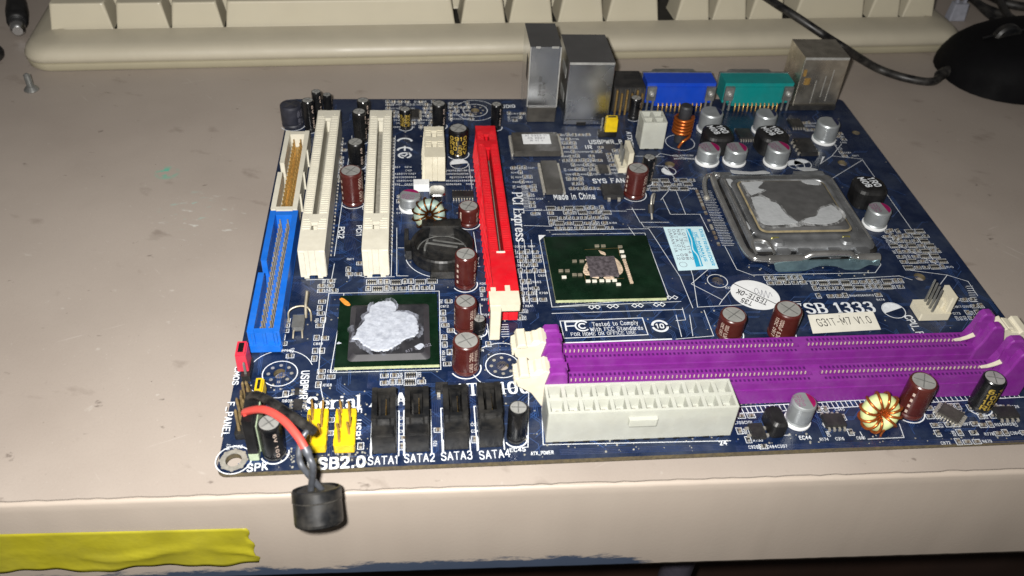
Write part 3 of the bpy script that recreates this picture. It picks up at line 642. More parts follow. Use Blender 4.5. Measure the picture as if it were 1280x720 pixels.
# traces: bundles of parallel copper lines under the solder mask
def bundle(pts, nn, pitch=.55, w=.24):
    p = pl(*pts)
    for k in range(nn):
        off = (k - nn / 2) * pitch; q = []
        for i, a in enumerate(p):
            d = Vector(p[min(i + 1, len(p) - 1)]) - Vector(p[max(i - 1, 0)]); d.normalize(); q.append((a[0] - d.y * off, a[1] + d.x * off))
        line(TR, q, w, 0, .012)
for a in (([(705, 390), (720, 430)], 10), ([(760, 388), (790, 425)], 14), ([(835, 330), (870, 310), (905, 300)], 12), ([(830, 350), (870, 360), (960, 345)], 12), ([(690, 275), (660, 240), (655, 200)], 8),
          ([(560, 470), (600, 470), (640, 440)], 8), ([(470, 465), (465, 480), (500, 484)], 7), ([(660, 390), (640, 330), (640, 260)], 9), ([(700, 255), (740, 250), (770, 270)], 9), ([(735, 242), (775, 222)], 8),
          ([(880, 355), (930, 410)], 9), ([(1110, 345), (1180, 410)], 9), ([(1090, 300), (1180, 330)], 10), ([(360, 440), (400, 430), (412, 410)], 10), ([(360, 350), (400, 372)], 9), ([(430, 270), (445, 330)], 7),
          ([(500, 205), (505, 290)], 8), ([(558, 170), (600, 172)], 6), ([(850, 290), (880, 275), (905, 262)], 8), ([(300, 560), (400, 520)], 5), ([(350, 560), (460, 540)], 6), ([(920, 560), (1280, 548)], 4), ([(700, 564), (900, 558)], 4), ([(1000, 410), (1100, 415)], 5),
          ([(545, 500), (548, 570)], 6), ([(590, 490), (593, 560)], 4), ([(500, 490), (503, 570)], 4), ([(410, 500), (412, 570)], 4)):
    bundle(*a)
rt = random.Random(5)
for k in range(900):
    px, py = rt.uniform(290, 1270), rt.uniform(130, 580); x, y = P(px, py); a = rt.choice((0, 0, 90, 90, 45, 135)); q = [(x, y)]
    for _ in range(rt.choice((2, 3))):
        L_ = rt.uniform(2, 9); x += L_ * math.cos(math.radians(a)); y += L_ * math.sin(math.radians(a)); q.append((x, y)); a += rt.choice((-45, 45))
    if all(1 < u < BW - 1 and 1.5 < v < BD - 1.5 for u, v in q):
        for j in range(rt.choice((1, 2, 3))): line(TR, [(u + .5 * j, v + .5 * j) for u, v in q], .17, 2, .012)
for k in range(900):
    px, py = random.uniform(300, 1270), random.uniform(130, 580); x, y = P(px, py)
    if 1 < x < BW - 1 and 1.5 < y < BD - 1.5: disc(TR, (x, y), random.choice((.22, .28, .34)), random.choice((0, 0, 1)), .028 + random.random() * .004, 6)
part('copper_traces', TR, ['trace', 'tin', 'trace_light'], kind='stuff')

# clusters of chip parts with their outlines and reference numbers
rs = random.Random(11)
def tiny(x, y, h, ang, n=3):
    t = rs.choice('RC') + ''.join(rs.choice('0123456789') for _ in range(n)); text_mm(SK, t, x, y, h, ang, pw=.36, ph=.36, k=1, wid=.85)
def chip(x, y, vert, L_=1.45, w=.75):
    a, c = (L_ / 2, w / 2) if not vert else (w / 2, L_ / 2)
    col = rs.choice((1, 1, 2, 2, 1)); e = .42; h = rs.uniform(.45, .75)
    if not vert:
        SM.box(x - a, x - a + e, y - c, y + c, 0, h + .02, 0); SM.box(x + a - e, x + a, y - c, y + c, 0, h + .02, 0); SM.box(x - a + e, x + a - e, y - c + .02, y + c - .02, 0, h, col)
    else:
        SM.box(x - a, x + a, y - c, y - c + e, 0, h + .02, 0); SM.box(x - a, x + a, y + c - e, y + c, 0, h + .02, 0); SM.box(x - a + .02, x + a - .02, y - c + e, y + c - e, 0, h, col)
    line(SK, [(x - a - .4, y - c - .4), (x + a + .4, y - c - .4), (x + a + .4, y + c + .4), (x - a - .4, y + c + .4)], .17, closed=True)
def pads(x, y, n, vert, d=.72):
    L_ = n * .7
    for k in range(n):
        t = -L_ / 2 + (k + .5) * .7
        for s_ in (-1, 1):
            if not vert: SM.box(x + t - .2, x + t + .2, y + s_ * d - .3, y + s_ * d + .3, 0, .3, 0)
            else: SM.box(x + s_ * d - .35, x + s_ * d + .35, y + t - .28, y + t + .28, 0, .18, 0)
    a, c = (L_ / 2, d * .62) if not vert else (d * .62, L_ / 2)
    SM.box(x - a, x + a, y - c * .6, y + c * .6, 0, .45, 2)
    a, c = (L_ / 2 + .3, d + .5) if not vert else (d + .5, L_ / 2 + .3)
    line(SK, [(x - a, y - c), (x + a, y - c), (x + a, y + c), (x - a, y + c)], .16, closed=True)
def cluster(x0, y0, x1, y1, kind='mix', dens=.8):
    cx, cy, w, d = rect(x0, y0, x1, y1); X0, X1, Y0, Y1 = cx - w / 2, cx + w / 2, cy - d / 2, cy + d / 2
    y = Y0 + .9
    while y < Y1 - .6:
        x = X0 + 1; rowh = 2.0
        while x < X1 - .8:
            r_ = rs.random()
            if not clear(x + .6, y, 2.0, .8): x += .8; continue
            if r_ < dens:
                k = rs.random()
                if kind == 'net' and k < .3 and x + 2 < X1: pads(x + 1.0, y + rs.uniform(-.1, .3), 4, False); x += 3.9; rowh = 2.5; continue
                if kind == 'text' or k < .25: tiny(x - .7, y - .45, .95, 0); x += 3.0; continue
                if k < .4: tiny(x, y - .9, .9, math.pi / 2, 2); x += 1.4; continue
                v = k > .72
                chip(x + (.5 if not v else 0), y + (.3 if v else 0), v); x += 2.9 if not v else 2.0
                if v: rowh = 2.9
            else: x += 1.6
        y += rowh + .35
for a in ((641, 203, 673, 268), (702, 166, 758, 236, 'mix', .9), (760, 186, 782, 222), (684, 254, 766, 287, 'net', .9), (642, 305, 680, 376, 'mix', .85), (556, 208, 592, 232, 'text'), (457, 347, 547, 363, 'net', .95),
          (551, 372, 566, 456), (396, 350, 420, 366), (393, 370, 412, 450, 'mix', .75), (350, 398, 362, 432), (394, 462, 416, 492), (474, 466, 534, 481, 'net', 1), (447, 516, 462, 570), (498, 508, 507, 562), (541, 520, 554, 566), (588, 520, 598, 562),
          (956, 346, 1010, 356, 'net', .9), (1012, 346, 1132, 362, 'net', .95), (1020, 364, 1105, 378, 'mix', .9), (1112, 282, 1172, 336, 'net', .9), (1186, 372, 1232, 400, 'mix', .9), (414, 176, 432, 226), (455, 182, 462, 260), (481, 124, 545, 160), (560, 124, 590, 150), (490, 205, 524, 232, 'text', .7),
          (920, 516, 950, 562, 'mix', .8), (1025, 505, 1065, 545, 'mix', .45), (1160, 500, 1222, 556, 'mix', .75), (1218, 505, 1280, 545, 'mix', .7), (800, 222, 868, 238, 'net', .9), (600, 346, 612, 395), (645, 380, 668, 400), (350, 435, 372, 448), (372, 452, 392, 462), (1003, 152, 1030, 164), (1040, 160, 1062, 196, 'mix', .5), (840, 190, 885, 200, 'text'),
          (634, 138, 655, 152), (600, 205, 612, 240), (352, 484, 372, 512), (404, 520, 414, 570), (640, 268, 660, 300, 'mix', .8), (426, 318, 452, 345, 'mix', .6), (495, 240, 504, 268), (590, 380, 612, 440, 'mix', .6), (284, 545, 300, 562, 'mix', .8), (1090, 270, 1112, 300, 'mix', .4), (760, 290, 800, 291), (700, 236, 735, 243, 'text'), (905, 355, 935, 362, 'text'), (1008, 540, 1080, 552, 'text', .4), (930, 555, 990, 562, 'text', .5)):
    cluster(*a)
for px, py in ((743, 384), (766, 383), (797, 382), (824, 381), (840, 372)):      # parts set at 45 degrees below the bridge
    c = P(px, py)
    for dx in (-1, 1): line(SK, [(c[0] + dx - .9, c[1]), (c[0] + dx, c[1] + .9), (c[0] + dx + .9, c[1]), (c[0] + dx, c[1] - .9)], .28, closed=True)
for (x0, y0), (x1, y1), k in (((677, 475), (915, 470), 0), ((920, 509), (1275, 489), 60), ((700, 562), (905, 556), 0)):
    for i in range(k):
        t = i / k; x, y = P(x0 + (x1 - x0) * t, y0 + (y1 - y0) * t); line(SK, [(x, y), (x + .2, y - 2.2)], .22); disc(SM, (x + .4, y + 1), .35, 0, .06, 6)
a, c = P(920, 509), P(1275, 489); line(SK, [a, c], .25); line(SK, [(a[0], a[1] - 2.4), (c[0], c[1] - 2.4)], .25)
# comb of fine lines along the socket's left side
for i in range(34):
    t = i / 33; x, y = P(875 + 28 * t, 239 + 68 * t); line(SK, [(x, y), (x + 4.3 + .3 * math.sin(i * 3), y)], .17)
    if rs.random() < .7: SM.box(x - 1.8, x - .8, y - .2, y + .5, 0, .4, rs.choice((0, 1)))
# fine parallel rulings (bus ladders)
for x0, y0, x1, y1, n_ in ((652, 232, 664, 262, 16), (626, 406, 632, 424, 6), (1208, 358, 1232, 380, 8)):
    for i in range(n_):
        t = i / n_; x, y = P(x0 + (x1 - x0) * t * .3, y0 + (y1 - y0) * t); line(SK, [(x, y), (x + 2.2, y)], .22)
part('printed_markings', SK, 'silk', kind='stuff')
part('chip_components', SM, ['tin', 'chip_brown', 'ic_black', 'silk'], kind='stuff')
b = MB()
for k in range(420):                                         # dust grains and flux crumbs
    zone = rs.choice(((345, 560, 375, 592), (395, 560, 460, 582), (640, 540, 900, 572), (920, 540, 1280, 556), (930, 322, 1090, 345), (600, 380, 640, 440), (300, 480, 460, 580), (300, 480, 460, 580), (400, 320, 1100, 480)))
    x, y = P(rs.uniform(zone[0], zone[2]), rs.uniform(zone[1], zone[3])); r_ = rs.uniform(.1, .38)
    if 1 < x < BW - 1 and .8 < y < BD - 1: b.lathe([(r_, 0), (r_ * .8, r_ * .5), (0, r_ * .7)], 5, c=(x, y, 0))
part('dust_grains', b, 'crud', kind='stuff')

# ------------------------------------------------------------------ capacitors
def cap(bx, by, w, ty, style, rot=0, txt=None):
    x, y = P(bx, by); r = abs(P(bx + w / 2, by)[0] - P(bx - w / 2, by)[0]) / 2; y += r
    h = max(3, height_at(x, y, ty)); n = 28
    if style in ('silver', 'magenta'):
        b = MB(); b.lathe([(r * 1.04, .1), (r * 1.06, .25), (r * 1.06, .9), (r * .98, 1.15)], n); base = b
        b = MB(); b.lathe([(r * .9, .9), (r * .97, 1.3), (r * .9, 1.8), (r * .9, 2.1), (r * .99, 2.6), (r * .99, h - .7), (r * .93, h - .15), (r * .86, h), (0, h)], n)
        o = part('capacitor_can', b, 'can', loc=(x, y, 0), rz=rot)
        obj('base_seal', base, 'sticker', o)
        b = MB(); a0 = rot; 
        if style == 'magenta':
            disc(b, (0, 0), r * .85, 0, h + .03, 14, -62, 62); obj('coloured_segment', b, 'magenta', o)
            b = MB(); 
            for q, t in enumerate(('A32', '820', '2.5')): text_mm(b, t, -r * .42, r * (.35 - .42 * q), r * .3, 0, 0, h + .04, pw=.5, ph=.5, center=True, k=1)
            obj('printed_marking', b, 'print_mauve', o)
        else:
            disc(b, (0, 0), r * .85, 0, h + .03, 14, -55, 55); obj('coloured_segment', b, MATS.get('navy') or mk('navy', '1d2346', .4, .3), o)
        return o
    sl = {'brown': 'sleeve_brown', 'gold': 'sleeve_black', 'black': 'sleeve_black', 'dark': 'sleeve_dark'}[style]
    ink = {'brown': 'print_light', 'gold': 'print_gold', 'black': 'print_light', 'dark': 'ink_grey'}[style]
    b = MB(); b.lathe([(r * .93, 0), (r, .4), (r, 1.2), (r * .93, 1.6), (r * .93, 1.9), (r, 2.4), (r, h - .8), (r * .97, h - .3), (r * .9, h), (r * .84, h + .05), (r * .82, h - .12)], n)
    o = part('electrolytic_capacitor', b, sl, loc=(x, y, 0), rz=rot)
    b = MB(); b.lathe([(r * .84, h - .2), (r * .82, h - .05), (0, h + .02)], n)
    for k in range(2):
        a = math.pi / 4 + k * math.pi / 2 + .2; d = Vector((math.cos(a), math.sin(a))) * r * .72; e = Vector((-d.y, d.x)).normalized() * .16
        b.add([(d.x + e.x, d.y + e.y, h + .06), (-d.x + e.x, -d.y + e.y, h + .075), (-d.x - e.x, -d.y - e.y, h + .075), (d.x - e.x, d.y - e.y, h + .06)], [(0, 3, 2, 1)], 1)
    obj('vent_top', b, ['aluminium', 'steel_dull'] if style != 'dark' else ['sleeve_dark', 'ic_grey'], o)
    b = MB(); R_ = r * 1.012
    def wrap(a_c, up):
        return lambda u, v, z: ((R_ + z * .2) * math.cos(a_c + u / r), (R_ + z * .2) * math.sin(a_c + u / r), v)
    if style == 'gold':
        for q, t in enumerate(txt or ('6.3V', '1000', '105C', 'RLO')):
            polys, wd_ = glyphs(t, pw=.5, ph=.5, k=2); s_ = 1.9 * r / wd_; hh = (h - 3.2) / 4 * .72
            zc = h - 1.6 - (q + .9) * (h - 3.2) / 4
            put(b, polys, lambda u, v, z: wrap(-math.pi / 2, 0)((u - wd_ / 2) * s_, zc + v / 6 * hh, z), 0)
    else:
        for t, a_c in (('1000uF 6.3V', -.45), ('105C 0917', -.85)) if style != 'black' else (('6V 100', -.9),):
            polys, wd_ = glyphs(t, pw=.4, ph=.4, k=2); s_ = (h - 3.4) / wd_; hh = r * .25
            put(b, polys, lambda u, v, z: wrap(a_c, 0)(v / 6 * hh, h - 1.6 - u * s_, z), 0)
        if style == 'brown':                                   # light polarity band with dashes
            for k in range(4): 
                zz = 2.6 + k * (h - 4) / 4; a_c = -2.55
                b.add([wrap(a_c, 0)(u, zz + v, 0) for u, v in ((-.35, 0), (.35, 0), (.35, 1.1), (-.35, 1.1))], [(0, 1, 2, 3)])
    obj('printed_marking', b, ink, o)
    b = MB()
    arc(b, (0, 0), r + .55, -150 - math.degrees(rot), 10 - math.degrees(rot), .35, 0, .06); obj('printed_ring', b, 'silk', o)
    return o
for a in ((441, 260, 28, 213, 'brown'), (586, 286, 26, 257, 'brown', .1), (582, 364, 27, 317, 'brown', .15), (582, 419, 28, 376, 'brown', -.3), (583, 472, 34, 425, 'brown', -.5), (795, 251, 27, 210, 'brown', -.2), (915, 429, 33, 393, 'brown', -1.9), (981, 430, 34, 386, 'brown', -1.9), (1143, 527, 33, 476, 'brown', .1),
          (573, 199, 24, 160, 'gold', 0, ('0910', 'RLO', '105C', '6.3V')), (507, 163, 14, 136, 'gold'), (1230, 518, 27, 472, 'gold', .3),
          (549, 162, 17, 129, 'black'), (620, 163, 13, 130, 'black'), (388, 166, 15, 125, 'black'), (398, 150, 12, 114, 'black'), (411, 150, 11, 118, 'black', .6), (456, 168, 15, 125, 'black'), (451, 180, 17, 139, 'black', .3), (446, 212, 20, 177, 'black'), (793, 151, 14, 122, 'black'), (599, 420, 16, 398, 'black', .4), (646, 557, 24, 509, 'black', .5), (342, 578, 30, 528, 'black', -.3), (808, 232, 15, 196, 'black'), (365, 163, 27, 130, 'dark'),
          (889, 170, 28, 139, 'silver'), (957, 171, 26, 141, 'silver'), (1034, 183, 27, 152, 'silver'),
          (887, 210, 28, 184, 'magenta', .2), (921, 210, 27, 184, 'magenta', .1), (973, 212, 28, 183, 'magenta', .3), (1098, 290, 28, 260, 'magenta', .1), (513, 268, 27, 243, 'magenta', 1.3), (1001, 539, 31, 501, 'magenta', .1)):
    cap(*a)

# ------------------------------------------------------------------ chokes and coils
def choke(px, py, r=6.0, h=8.6, rot=0):
    x, y = P(px, py); y += r
    b = MB(); lp = []
    for rr, z in ((.9, 0), (1, .6), (1, h - 1.6), (.93, h - .5), (.8, h)):
        lp.append([(r * rr * math.copysign(abs(math.cos(t)) ** .62, math.cos(t)), r * rr * math.copysign(abs(math.sin(t)) ** .62, math.sin(t)), z) for t in [2 * math.pi * i / 32 for i in range(32)]])
    b.loops(lp, 0, True, True, False); o = part('power_choke', b, 'black_matte', loc=(x, y, 0), rz=rot)
    b = MB(); text_mm(b, '1R0', .6, .5, 2.6, -math.pi / 2 + .3, 0, h + .03, pw=.5, ph=.5, center=True); text_mm(b, 'M08', -3.0, .2, 2.4, -math.pi / 2 + .3, 0, h + .03, pw=.5, ph=.5, center=True)
    obj('printed_marking', b, 'silk', o)
choke(898, 196); choke(966, 197, rot=.1); choke(1087, 264, rot=-.1)
def toroid(px, py, R_, r, core, wire, nw, wr, tilt, gaps=()):
    x, y = P(px, py); zc = R_ + r + .2; cen = Vector((x, y + r, zc)); rot = Matrix.Rotation(tilt, 3, 'X')
    b = MB(); lp = [[cen + rot @ Vector(((R_ + r * .92 * math.cos(t)) * math.cos(a), (R_ + r * .92 * math.cos(t)) * math.sin(a), r * math.sin(t))) for t in [2 * math.pi * k / 14 for k in range(14)]] for a in [2 * math.pi * i / 30 for i in range(30)]]
    b.loops(lp + [lp[0]], 0, False, False, True); o = part('toroid_coil', b, core)
    for k in range(nw):
        if k in gaps: continue
        a = 2 * math.pi * (k + .5) / nw; b = MB()
        b.tube([cen + rot @ Vector(((R_ + (r + wr * .7) * math.cos(t)) * math.cos(a + .10 * math.sin(t)), (R_ + (r + wr * .7) * math.cos(t)) * math.sin(a + .10 * math.sin(t)), (r + wr * .7) * math.sin(t))) for t in [2 * math.pi * q / 16 for q in range(16)]], wr, 7, closed=True)
        q = obj('winding', b, wire); q.parent = o
    b = MB(); b.tube([cen + rot @ Vector((.4, -R_ - r * .4, r)), (x + .6, y - 1.0, .8), (x + .6, y - 1.2, 0)], wr * .9, 7); q = obj('lead', b, wire); q.parent = o
    return o
toroid(1096, 541, 3.5, 2.35, 'core_green', 'copper', 12, .42, math.radians(66), (9,))
toroid(537, 290, 3.5, 2.3, 'core_grey', 'copper_dark', 12, .36, math.radians(66), ())
x, y = P(852, 183); y += 3.5
b = MB(); b.lathe([(2.5, .5), (2.6, 1), (2.6, 16.2), (2.2, 17), (0, 17)], 20); o = part('rod_choke', b, 'ferrite', loc=(x, y, 0))
b = MB(); b.tube([(3.6 * math.cos(t), 3.6 * math.sin(t), 4.6 + t / (2 * math.pi) * 1.45) for t in [2 * math.pi * i / 22 for i in range(22 * 5 + 1)]], .68, 8); obj('copper_winding', b, 'copper', o)
b = MB(); b.tube(smooth_path([(3.6, 0, 4.6), (2.4, -3.2, 4.2), (-.2, -4.2, 2.6), (-1.6, -4.4, 0)]), .6, 8); obj('lead', b, 'copper', o)
arc_b = MB(); arc(arc_b, (0, -.6), 6, 0, 360, .25, 0, .05); obj('printed_ring', arc_b, 'silk', o)

# ------------------------------------------------------------------ integrated circuits
def ic(x0, y0, x1, y1, h=1.2, sides='lr', pitch=.9, mat='ic_black', rot=0, name='integrated_circuit', pinw=.4, mark=None):
    cx, cy, w, d = rect(x0, y0, x1, y1, h); b = MB(); b.box(-w / 2, w / 2, -d / 2, d / 2, .15, h, tx=.12, ty=.12)
    o = part(name, b, mat, loc=(cx, cy, 0), rz=rot, bevel=.12)
    p = MB()
    def pin(px_, py_, dx, dy):
        q = pinw / 2
        if dx: p.box(min(px_, px_ + dx * .5), max(px_, px_ + dx * .5), py_ - q, py_ + q, h * .45, h * .45 + .18); p.box(min(px_ + dx * .4, px_ + dx * 1.0), max(px_ + dx * .4, px_ + dx * 1.0), py_ - q, py_ + q, .05, h * .45 + .1)
        else: p.box(px_ - q, px_ + q, min(py_, py_ + dy * .5), max(py_, py_ + dy * .5), h * .45, h * .45 + .18); p.box(px_ - q, px_ + q, min(py_ + dy * .4, py_ + dy * 1.0), max(py_ + dy * .4, py_ + dy * 1.0), .05, h * .45 + .1)
    for s_ in sides:
        L_ = d if s_ in 'lr' else w; k = max(2, int((L_ - .6) / pitch))
        for i in range(k):
            t = -L_ / 2 + L_ * (i + .5) / k
            if s_ == 'l': pin(-w / 2, t, -1, 0)
            if s_ == 'r': pin(w / 2, t, 1, 0)
            if s_ == 'f': pin(t, -d / 2, 0, -1)
            if s_ == 'b': pin(t, d / 2, 0, 1)
    if p.v: obj('pins', p, 'tin', o)
    if mark:
        m_ = MB()
        for q, t in enumerate(mark): text_mm(m_, t, 0, d * (.18 - .34 * q), min(d * .16, 1.3), 0, 0, h + .02, pw=.4, ph=.4, center=True, k=1)
        obj('printed_marking', m_, 'ink_grey', o)
    return o, cx, cy, w, d
o, cx, cy, w, d = ic(641, 165, 699, 189, 2.6, 'lr', 1.0, 'ic_grey', name='network_chip')
b = MB(); b.box(-w * .28, w * .32, -d * .12, d * .38, 2.6, 2.72); st = obj('paper_label', b, 'sticker', o)
b = MB()
for k in range(3): text_mm(b, ('A1 0923 11', 'C5 8827', 'M 41 +')[k], w * .02, d * (.26 - .13 * k), d * .08, 0, 0, 2.74, pw=.4, ph=.4, center=True, k=1)
obj('printed_marking', b, 'ink_grey', st)
ic(679, 200, 700, 237, 2.4, 'lr', 1.0, 'ic_grey', name='bios_chip', pinw=.7)
ic(753, 229, 778, 244, 2.2, 'f', 2.4, 'ic_black', name='transistor', pinw=1.1)
ic(748, 205, 760, 215, 1.0, 'lr'); ic(565, 238, 592, 246, 1.2, 'fb', .85); ic(514, 136, 524, 147, 1.0, 'lr')
ic(938, 528, 956, 546, 1.5, 'lr', 1.6, pinw=.8); ic(1030, 516, 1056, 532, 1.5, 'fb', 1.3, pinw=.6)
ic(1178, 505, 1200, 526, 1.2, 'lrfb', .7, 'ic_grey', rot=.75); ic(1245, 507, 1272, 521, 1.5, 'fb', 1.3, pinw=.6); ic(544, 477, 560, 488, 1.8, 'f', 1.4, pinw=.9)
ic(997, 172, 1018, 190, 2.2, 'lr', 2.2, pinw=.9, name='transistor'); ic(987, 148, 1003, 158, 1.2, 'fb'); ic(922, 160, 940, 172, 1.6, 'fb'); ic(366, 498, 378, 510, 1.2, 'lr'); ic(505, 285, 511, 310, 1.6, ''); ic(368, 484, 374, 492, .9, 'lr')
ic(550, 478, 556, 484, 2.4, ''); ic(1210, 478, 1222, 486, 1, 'fb')
# black power diode (rounded) by the front edge
x, y = P(972, 548); b = MB(); b.loops([[(xx, yy, z) for xx, yy in rrect(-2.4 + i, 2.4 - i, i, 8 - i, 1.4, 4)] for z, i in ((.1, .1), (.8, 0), (4.6, .1), (5.4, .8))], 0, True, True)
part('power_diode', b, 'black_matte', loc=(x, y, 0), rz=.05, bevel=.2)
# glass diode with wire legs
x, y = P(815, 274); b = MB(); b.tube(smooth_path([(0, 0, 0), (-.6, 2, 4.5), (0, 4.8, 7), (1.6, 7.5, 6), (2.2, 9, 3), (2.2, 9, 0)]), .38, 8); o = part('wire_link', b, 'tin', loc=(x, y, 0))
b = MB(); b.tube([(-.5, .9, 2.2), (-.7, 2.4, 5)], 1.0, 10); obj('glass_body', b, 'ic_grey', o)
# crystals
x, y = P(547, 254); b = MB(); b.loops([[(xx, yy, z) for xx, yy in rrect(-2.9 + i, 2.9 - i, i, 6.5 - i, 1.6, 5)] for z, i in ((.2, 0), (3, .0), (3.6, .3))], 0, True, True); part('crystal_can', b, 'steel', loc=(x, y, 0), bevel=.2)
b = MB(); b.box(-2.9, 2.9, 0, 3.4, 0, 3.4); x, y = P(527, 240); o = part('component_box', b, 'sticker', loc=(x, y, 0), bevel=.2)
x, y = P(373, 417); b = MB(); b.box(-1.8, 1.8, 0, 5.5, .6, 2.8); o = part('crystal_can', b, 'steel_dull', loc=(x, y, 0), bevel=.6)
b = MB()
for s_ in (-1, 1): b.tube([(s_ * 1.2, .4, 1.4), (s_ * 1.3, -.8, 1.2), (s_ * 1.4, -2.2, .1)], .3, 6)
b.tube(smooth_path([(-3.2, 5, .1), (-3.2, 6.4, 3.2), (-1, 7.6, 4.2), (2, 7.6, 4.2), (3.4, 6.4, 3), (3.4, 5.5, .1)]), .32, 6); b.tube([(1.8, 6, 1), (2, 8, 5), (2.6, 10, 8.5)], .5, 6)
obj('wire', b, 'pin', o)

# ------------------------------------------------------------------ bridge chips
def chip_pack(name, x0, x1, y0, y1):
    b = MB(); b.box(x0, x1, y0, y1, .45, 1.55, 1, top=0); o = part(name, b, ['substrate_green', 'substrate_edge'])
    s_ = MB()
    for i in range(int((x1 - x0) / 1.27)):
        for yy in (y0 + .5, y1 - .5): s_.lathe([(.3, 0), (.36, .22), (.3, .45)], 6, c=(x0 + .8 + i * 1.27, yy, 0))
    q = obj('solder_balls', s_, 'tin'); q.parent = o
    return o
nb = chip_pack('north_bridge', 97.0, 133.6, 62.6, 96.2)
def sub(name, b, mats, parent, **kw): q = obj(name, b, mats, None, **kw); q.parent = parent; return q
cx, cy, w, d = rect(735, 320, 771, 344, 2.4)
b = MB(); b.box(cx - w / 2, cx + w / 2, cy - d / 2, cy + d / 2, 1.55, 2.4); sub('silicon_die', b, 'die', nb, bevel=.1)
def blob(px, z, mat, name, parent, t=.25, zp=None, grow=0):
    zp = z if zp is None else zp; rr = random.Random(len(px) * 7 + int(px[0][0]))
    p = [P(a, c_, zp) for a, c_ in px]; p = [(v.x, v.y) for v in smooth_path([(a, c_, 0) for a, c_ in p + [p[0]]], 10)][:-1]
    gx, gy = sum(a for a, _ in p) / len(p), sum(c_ for _, c_ in p) / len(p); n_ = len(p); rad = sum(math.hypot(a - gx, c_ - gy) for a, c_ in p) / n_
    w = [0.0] * n_
    for f, amp in ((9, .016), (17, .014), (31, .012), (53, .012)):
        ph = rr.random() * 6.3; w = [a + amp * math.sin(f * 2 * math.pi * i / n_ + ph) * rr.uniform(.3, 1) for i, a in enumerate(w)]
    p = [(gx + (a - gx) * (1 + grow + w[i]), gy + (c_ - gy) * (1 + grow + w[i])) for i, (a, c_) in enumerate(p)]
    if sum(p[i][0] * p[(i + 1) % n_][1] - p[(i + 1) % n_][0] * p[i][1] for i in range(n_)) < 0: p = p[::-1]
    ins = lambda k: [(gx + (a - gx) * k, gy + (c_ - gy) * k) for a, c_ in p]
    b = MB(); b.loops([[(a, c_, z) for a, c_ in p], [(a, c_, z + t * .55) for a, c_ in ins(1 - .25 * t / max(rad, .5))], [(a, c_, z + t) for a, c_ in ins(1 - .9 * t / max(rad, .5))]], 0, False, True)
    return sub(name, b, mat, parent)
def film_mat(name, col, lo_, hi, scale):          # thin wiped paste: lets the metal show through in streaks
    m = mk(name, col, .6, var=.15, scale=300); nt = m.node_tree; N = nt.nodes; L = nt.links
    geo = N.new('ShaderNodeNewGeometry'); mp = N.new('ShaderNodeMapping'); mp.inputs['Scale'].default_value = (1, .45, 1); mp.inputs['Rotation'].default_value = (0, 0, .7)
    n = N.new('ShaderNodeTexNoise'); n.inputs['Scale'].default_value = scale; n.inputs['Detail'].default_value = 7; n.inputs['Roughness'].default_value = .65
    L.new(geo.outputs['Position'], mp.inputs[0]); L.new(mp.outputs[0], n.inputs['Vector'])
    r = N.new('ShaderNodeMapRange'); r.inputs[1].default_value = lo_; r.inputs[2].default_value = hi; L.new(n.outputs['Fac'], r.inputs[0])
    L.new(r.outputs[0], N['Principled BSDF'].inputs['Alpha'])
film_mat('paste_film', 'bdbfc0', .46, .68, 260); film_mat('grey_film', '8f93a0', .46, .7, 300)
for q in ([(730, 333), (735, 326), (738, 330), (734, 338), (740, 343), (733, 344), (729, 340)], [(768, 322), (774, 327), (779, 338), (774, 343), (770, 334)], [(754, 347), (763, 343), (768, 348), (760, 350)], [(748, 313), (756, 316), (757, 319), (751, 317)], [(731, 325), (735, 322), (737, 326)], [(740, 347), (748, 346), (748, 348)]): blob(q, 1.56, 'paste_tan', 'paste_residue', nb)
for px, py in ((718, 327), (727, 327), (701, 339), (709, 339), (705, 347), (718, 344), (725, 344), (754, 308), (746, 308), (775, 309), (777, 315), (779, 321), (735, 352), (743, 352), (752, 351.5), (760, 351.5), (768, 351), (773, 356)):
    x, y = P(px, py, 1.6); b = MB(); b.box(x - .75, x + .75, y - .45, y + .45, 1.56, 2.1, 0); sub('chip_capacitor', b, 'sticker_cream' if py > 350 or px in (777, 779, 705) else 'pin', nb)
b = MB()
for k in range(12): x, y = P(780 + .85 * k, 325 + 2.6 * k, 1.6); b.box(x - .55, x + .55, y - .3, y + .3, 1.56, 2.0)
sub('chip_capacitor_row', b, 'paste_tan', nb)
b = MB(); line(b, [P(*p, 1.56) for p in ((731, 312), (773, 310), (775, 320))], .12, 0, 1.57); line(b, [P(*p, 1.56) for p in ((730, 340), (732, 351), (780, 348))], .12, 0, 1.57); sub('printed_line', b, 'pad_gold', nb)
sb = chip_pack('south_bridge', 28.2, 58.8, 35.4, 67.2)
x0, y0 = P(434, 452, 1.6); x1, y1 = P(536, 377, 2.4)
b = MB(); b.loops([[(x, y, z) for x, y in rrect(x0 + i, x1 - i, y0 + i, y1 - i, 1.2, 4)] for z, i in ((1.55, 0), (2.6, 1.7))], 1); b.add([(x, y, 2.6) for x, y in rrect(x0 + 1.7, x1 - 1.7, y0 + 1.7, y1 - 1.7, 1.2, 4)], [list(range(20))], 0)
sub('moulded_cap', b, ['mold_black', 'mold_bevel'], sb)
pp = [(300, 335), (362, 272), (356, 230), (398, 200), (415, 150), (465, 115), (530, 104), (590, 110), (622, 140), (622, 180), (595, 196), (650, 190), (720, 203), (782, 240), (806, 300), (800, 360), (770, 392), (700, 420), (620, 470), (560, 505), (480, 519), (420, 500), (350, 462), (312, 425), (262, 412), (290, 380)]
blob([(400 + a / 6.54, 360 + c_ / 6.54) for a, c_ in pp], 2.61, 'paste', 'thermal_paste', sb, .35, 2.8)
blob([(400 + a / 6.54, 360 + c_ / 6.54) for a, c_ in pp], 2.603, 'grey_film', 'paste_smear', sb, .005, 2.8, .14)
